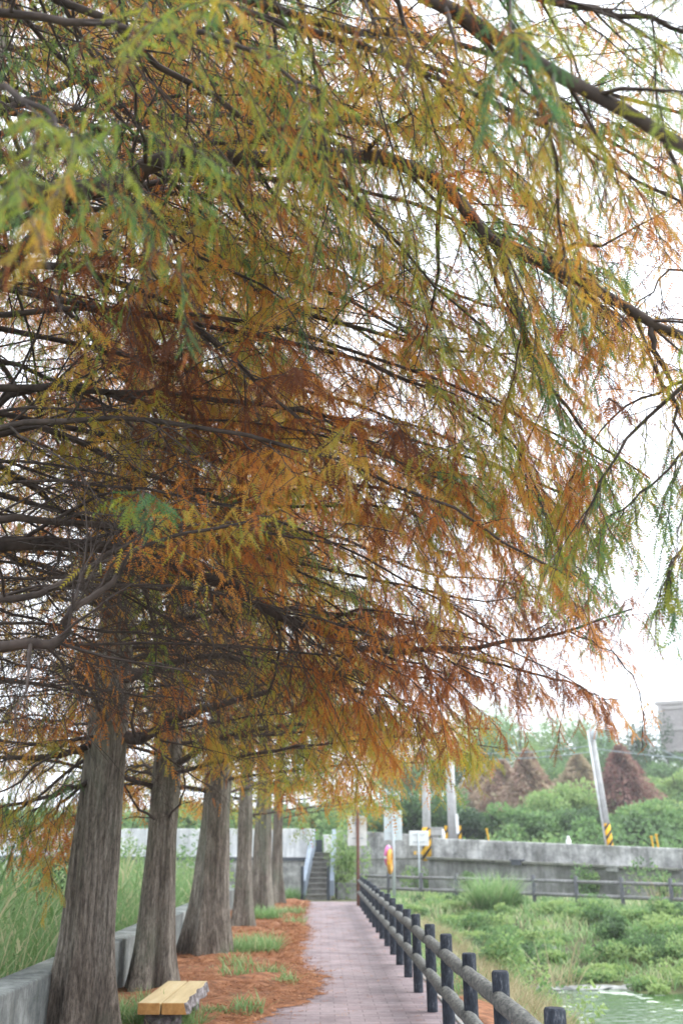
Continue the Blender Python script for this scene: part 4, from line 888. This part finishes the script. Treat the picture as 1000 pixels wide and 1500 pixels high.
def torus(name, R, r, m, m2, loc, rot, label):
    nu, nv = 28, 12; V = []; F = []; mi = []
    for i in range(nu):
        for j in range(nv):
            a, b = 2 * math.pi * i / nu, 2 * math.pi * j / nv; V.append(((R + r * math.cos(b)) * math.cos(a), r * .8 * math.sin(b), (R + r * math.cos(b)) * math.sin(a)))
            F.append((i * nv + j, ((i + 1) % nu) * nv + j, ((i + 1) % nu) * nv + (j + 1) % nv, i * nv + (j + 1) % nv)); mi.append(1 if i % 7 in (0,) else 0)
    o = link(name, rawmesh(name, V, [np.array(F)], [M[m], M[m2]], midx=mi, smooth=True)); o.location = loc; o.rotation_euler = rot; return tag(o, label, 'life ring')
torus('life_ring', .28, .085, 'pink', 'white', P(569, 1254, ys2 - .12), (0, 0, R_(68)), 'pink and white life ring hanging on the pale blue sign pole')
torus('life_ring', .33, .085, 'orange', 'yellow', P(571, 1262, ys2 - .32), (0, 0, R_(80)), 'orange life ring hanging on the pale blue sign pole')
ys3 = 38.3
signpost(613, 1243, ys3, [(599, 1217, 628, 1239, 'white'), (606, 1247, 619, 1252, 'yellow')], 'galv', .03, hz(613, 1218, ys3), 'small blank white board over a yellow plate on a thin post before the striped pole')

def upole(u0, v0, u1, v1, y, r0, r1, label, hv=None, plates=False):
    a, b = P(u1, v1, y), P(u0, v0, y); d = Vector(b - a); a[2] -= 0
    low = Vector(a) - d * (max(0, a[2] - 1.2) / max(d.z, .1)); ext = Vector(b) + d * .12
    t = empty('utility_pole', low); tag(t, label, 'utility pole', 'utility poles behind the road wall')
    mb = MB(); mb.tube([(0, 0, 0), ext - low], [r0, r1], 14); mb.build('pole', M['polec'], t, smooth=True)
    top = P(*hv, y) if hv else None
    if hv:
        s0 = Vector((0, 0, 0)); full = (ext - low); k = (top[2] - low.z) / full.z
        mb = MB(); mb.tube([full * .002, full * k], [r0 * 1.045, (r0 + (r1 - r0) * k) * 1.05], 14); mb.build('hazard_sleeve', M['hazard'], t, smooth=True)
    if not plates and hv and v1 < 1250:
        mb = MB(); o2 = Vector((-.17, -.05, 0)); mb.tube([o2 + (ext - low) * .12, o2 + (ext - low) * .98], .04, 10); mb.build('conduit', M['white'], t, smooth=True)
    if plates:
        for s in (-1, 1):
            mb = MB(); c_ = Vector(P(u1 + s * 10, v1 - 7, y)) - low; mb.box(c_, (.12, .05, .5)); mb.build('marker_plate', M['hazard'], t)
        mb = MB(); e0 = Vector(P(u1 + 7, v1 - 5, y - .3)) - low; e1 = Vector(P(u1 + 5, v1 - 34, y - .3)) - low; mb.tube([e0, e1], .06, 8); mb.build('conduit', M['white'], t)
    mb = MB(); kk = full_k = (ext - low) * .93; mb.tube([kk + Vector((-.0, -.25, -.1)), kk + Vector((0, -.25, .3))], .11, 10); mb.build('fitting', M['galv'], t, smooth=True)
    return ext
e1 = upole(623, 1120, 625, 1258, 40.2, .17, .14, 'upright utility pole with yellow and black striped foot behind the small white board', (625, 1212))
e2 = upole(658, 1105, 663, 1226, 42.5, .20, .16, 'utility pole flanked by two yellow markers, just right of the first pole', None, True)
e3 = upole(868, 1085, 893, 1240, 40.5, .13, .10, 'leaning utility pole with a striped foot in front of the hillside trees', (889, 1206))
tcol = [((590, 1098, 47), (868, 1092, 40.5)), ((590, 1106, 47), (869, 1101, 40.5)), ((868, 1096, 40.5), (1250, 1112, 36)), ((780, 990, 46), (1080, 1150, 44))]
for i, (a, b) in enumerate(tcol):
    pa, pb = Vector(P(*a)), Vector(P(*b)); mb = MB()
    mb.tube([pa.lerp(pb, k / 12) - Vector((0, 0, .25 * 4 * (k / 12) * (1 - k / 12))) for k in range(13)], .018, 6)
    tag(mb.build('overhead_cable', M['wire']), ('upper pale cable strung to the leaning pole from the hanging foliage', 'lower pale cable strung to the leaning pole from the hanging foliage', 'cable running from the leaning pole out of frame', 'thin dark wire slanting down across the sky near the beige building')[i], 'cable')
for i, (u, v0, v1, y, lab) in enumerate([(714, 1214, 1230, 42, 'short yellow marker stake leaning behind the wall next to the low green tree'), (955, 1225, 1243, 38, 'yellow marker stake behind the wall, the shorter of a crossed pair'), (962, 1222, 1243, 38.2, 'yellow marker stake behind the wall, the taller of a crossed pair')]):
    a, b = P(u + 4, v1 + 14, y), P(u - 2, v0, y); mb = MB(); mb.tube([(0, 0, 0), Vector(b - a)], .032, 8); mb.box(tuple(Vector(b - a) * .98), (.085, .085, .06)); o = mb.build('marker_stake', M['yellow']); o.location = a; tag(o, lab, 'marker stake')
for i, (u, v, y) in enumerate([(648, 1222, 40.5), (832, 1233, 37.6)]):
    a = P(u, v, y); mb = MB(); mb.tube([(0, 0, -.5), (0, 0, .06), (0, 0, .10), (0, 0, .20)], [.09, .09, .05, .04], 10); o = mb.build('bollard_lamp', M['white'], smooth=True); o.location = a
    tag(o, ('little white knob on the wall top beside the two yellow markers', 'little white knob on the wall top left of the leaning pole')[i], 'bollard')
a = P(637, 1219, 40.3); mb = MB(); mb.box((0, 0, 0), (.5, .35, .26)); mb.box((0, 0, -.3), (.25, .2, .4)); mb.box((0, -.02, .15), (.56, .41, .04)); o = mb.build('meter_box', M['polec'], bevel=.015); o.location = a
tag(o, 'grey utility box at the broken end of the road wall beside the striped pole', 'utility box')

# buildings on the ridge
yb = 88.0; a = P(962, 1033, yb); b = P(1000, 1099, yb - 3); zt, zb_ = a[2], b[2]; x0 = a[0]
t = empty('beige_building', (x0, yb, 0)); tag(t, 'beige panelled building block rising above the ridge trees at the frame edge', 'building')
rz = -.50; W_, Dp = 16.0, 9.0; ca, sa = math.cos(rz), math.sin(rz)
def loc(x, y, z): return (x * ca - y * sa, x * sa + y * ca, z)
mb = MB(); mb.box(loc(W_ / 2, Dp / 2, (zt + zb_) / 2), (W_, Dp, zt - zb_), rz); mb.build('upper_storey', M['bld'], t)
mb = MB(); mb.box(loc(-.05, Dp / 2, (zt + zb_) / 2 - .1), (.08, Dp * .96, zt - zb_ - .5), rz); mb.build('side_wall', M['cyan'], t)
mb = MB(); mb.box(loc(W_ / 2, Dp / 2, zt + .15), (W_ + .4, Dp + .4, .3), rz); mb.build('roof', M['bldtrim'], t)
for k in range(8):
    mb = MB(); mb.box(loc(.2 + k * 2.1, -.09, (zt + zb_) / 2), (.34, .18, zt - zb_ - .01), rz); mb.build('rib', M['bldtrim'], t)
for k in range(3):
    mb = MB(); zk = zb_ + .25 + k * (zt - zb_ - .5) / 2; mb.box(loc(W_ / 2, -.06, zk), (W_ - .05, .12, .32), rz); mb.build('band', M['bldtrim'], t)
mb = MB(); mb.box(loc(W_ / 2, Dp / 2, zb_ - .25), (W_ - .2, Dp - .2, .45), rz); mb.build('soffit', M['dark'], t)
mb = MB(); mb.box(loc(W_ / 2 + 1, Dp / 2 + .5, zb_ / 2 - .5), (W_ - 2.5, Dp - 1.5, zb_ - .05), rz); mb.build('lower_storey', M['wall_white'], t)
for k in range(4):
    mb = MB(); mb.box(loc(3.5 + k * 3, .74, zb_ - 1.6), (1.6, .1, 1.2), rz); mb.build('window', M['darksteel'], t)
a = P(868, 1072, 95); b = P(902, 1108, 95); t = empty('far_building', (0, 0, 0)); tag(t, 'small pale house glimpsed behind the leaning pole top', 'building')
mb = MB(); mb.box(((a[0] + b[0]) / 2, 98, (a[2] + b[2]) / 2 - 2), (b[0] - a[0], 6, a[2] - b[2] + 4)); mb.build('wall', M['cyan'], t)
mb = MB(); mb.box(((a[0] + b[0]) / 2, 98, a[2] + .12), (b[0] - a[0] + .4, 6.4, .25)); mb.build('roof', M['bldtrim'], t)
for k in (.3, .7):
    mb = MB(); mb.box((a[0] + (b[0] - a[0]) * k, 94.97, a[2] - 1.1), (.5, .1, .8)); mb.build('window', M['darksteel'], t)

# ------------------------------------------------------------------ HAZE
mb = MB(); mb.box((25, 180, 10), (420, 500, 24)); m = bpy.data.materials.new('haze_air'); m.use_nodes = True; n = m.node_tree; n.nodes.clear()
pv = N(n, 'ShaderNodeVolumePrincipled'); pv.inputs['Color'].default_value = (.93, .96, 1, 1); pv.inputs['Density'].default_value = .0011; pv.inputs['Anisotropy'].default_value = .2
oo = N(n, 'ShaderNodeOutputMaterial'); n.links.new(pv.outputs[0], oo.inputs['Volume'])
o = mb.build('haze', m); tag(o, kind='stuff')
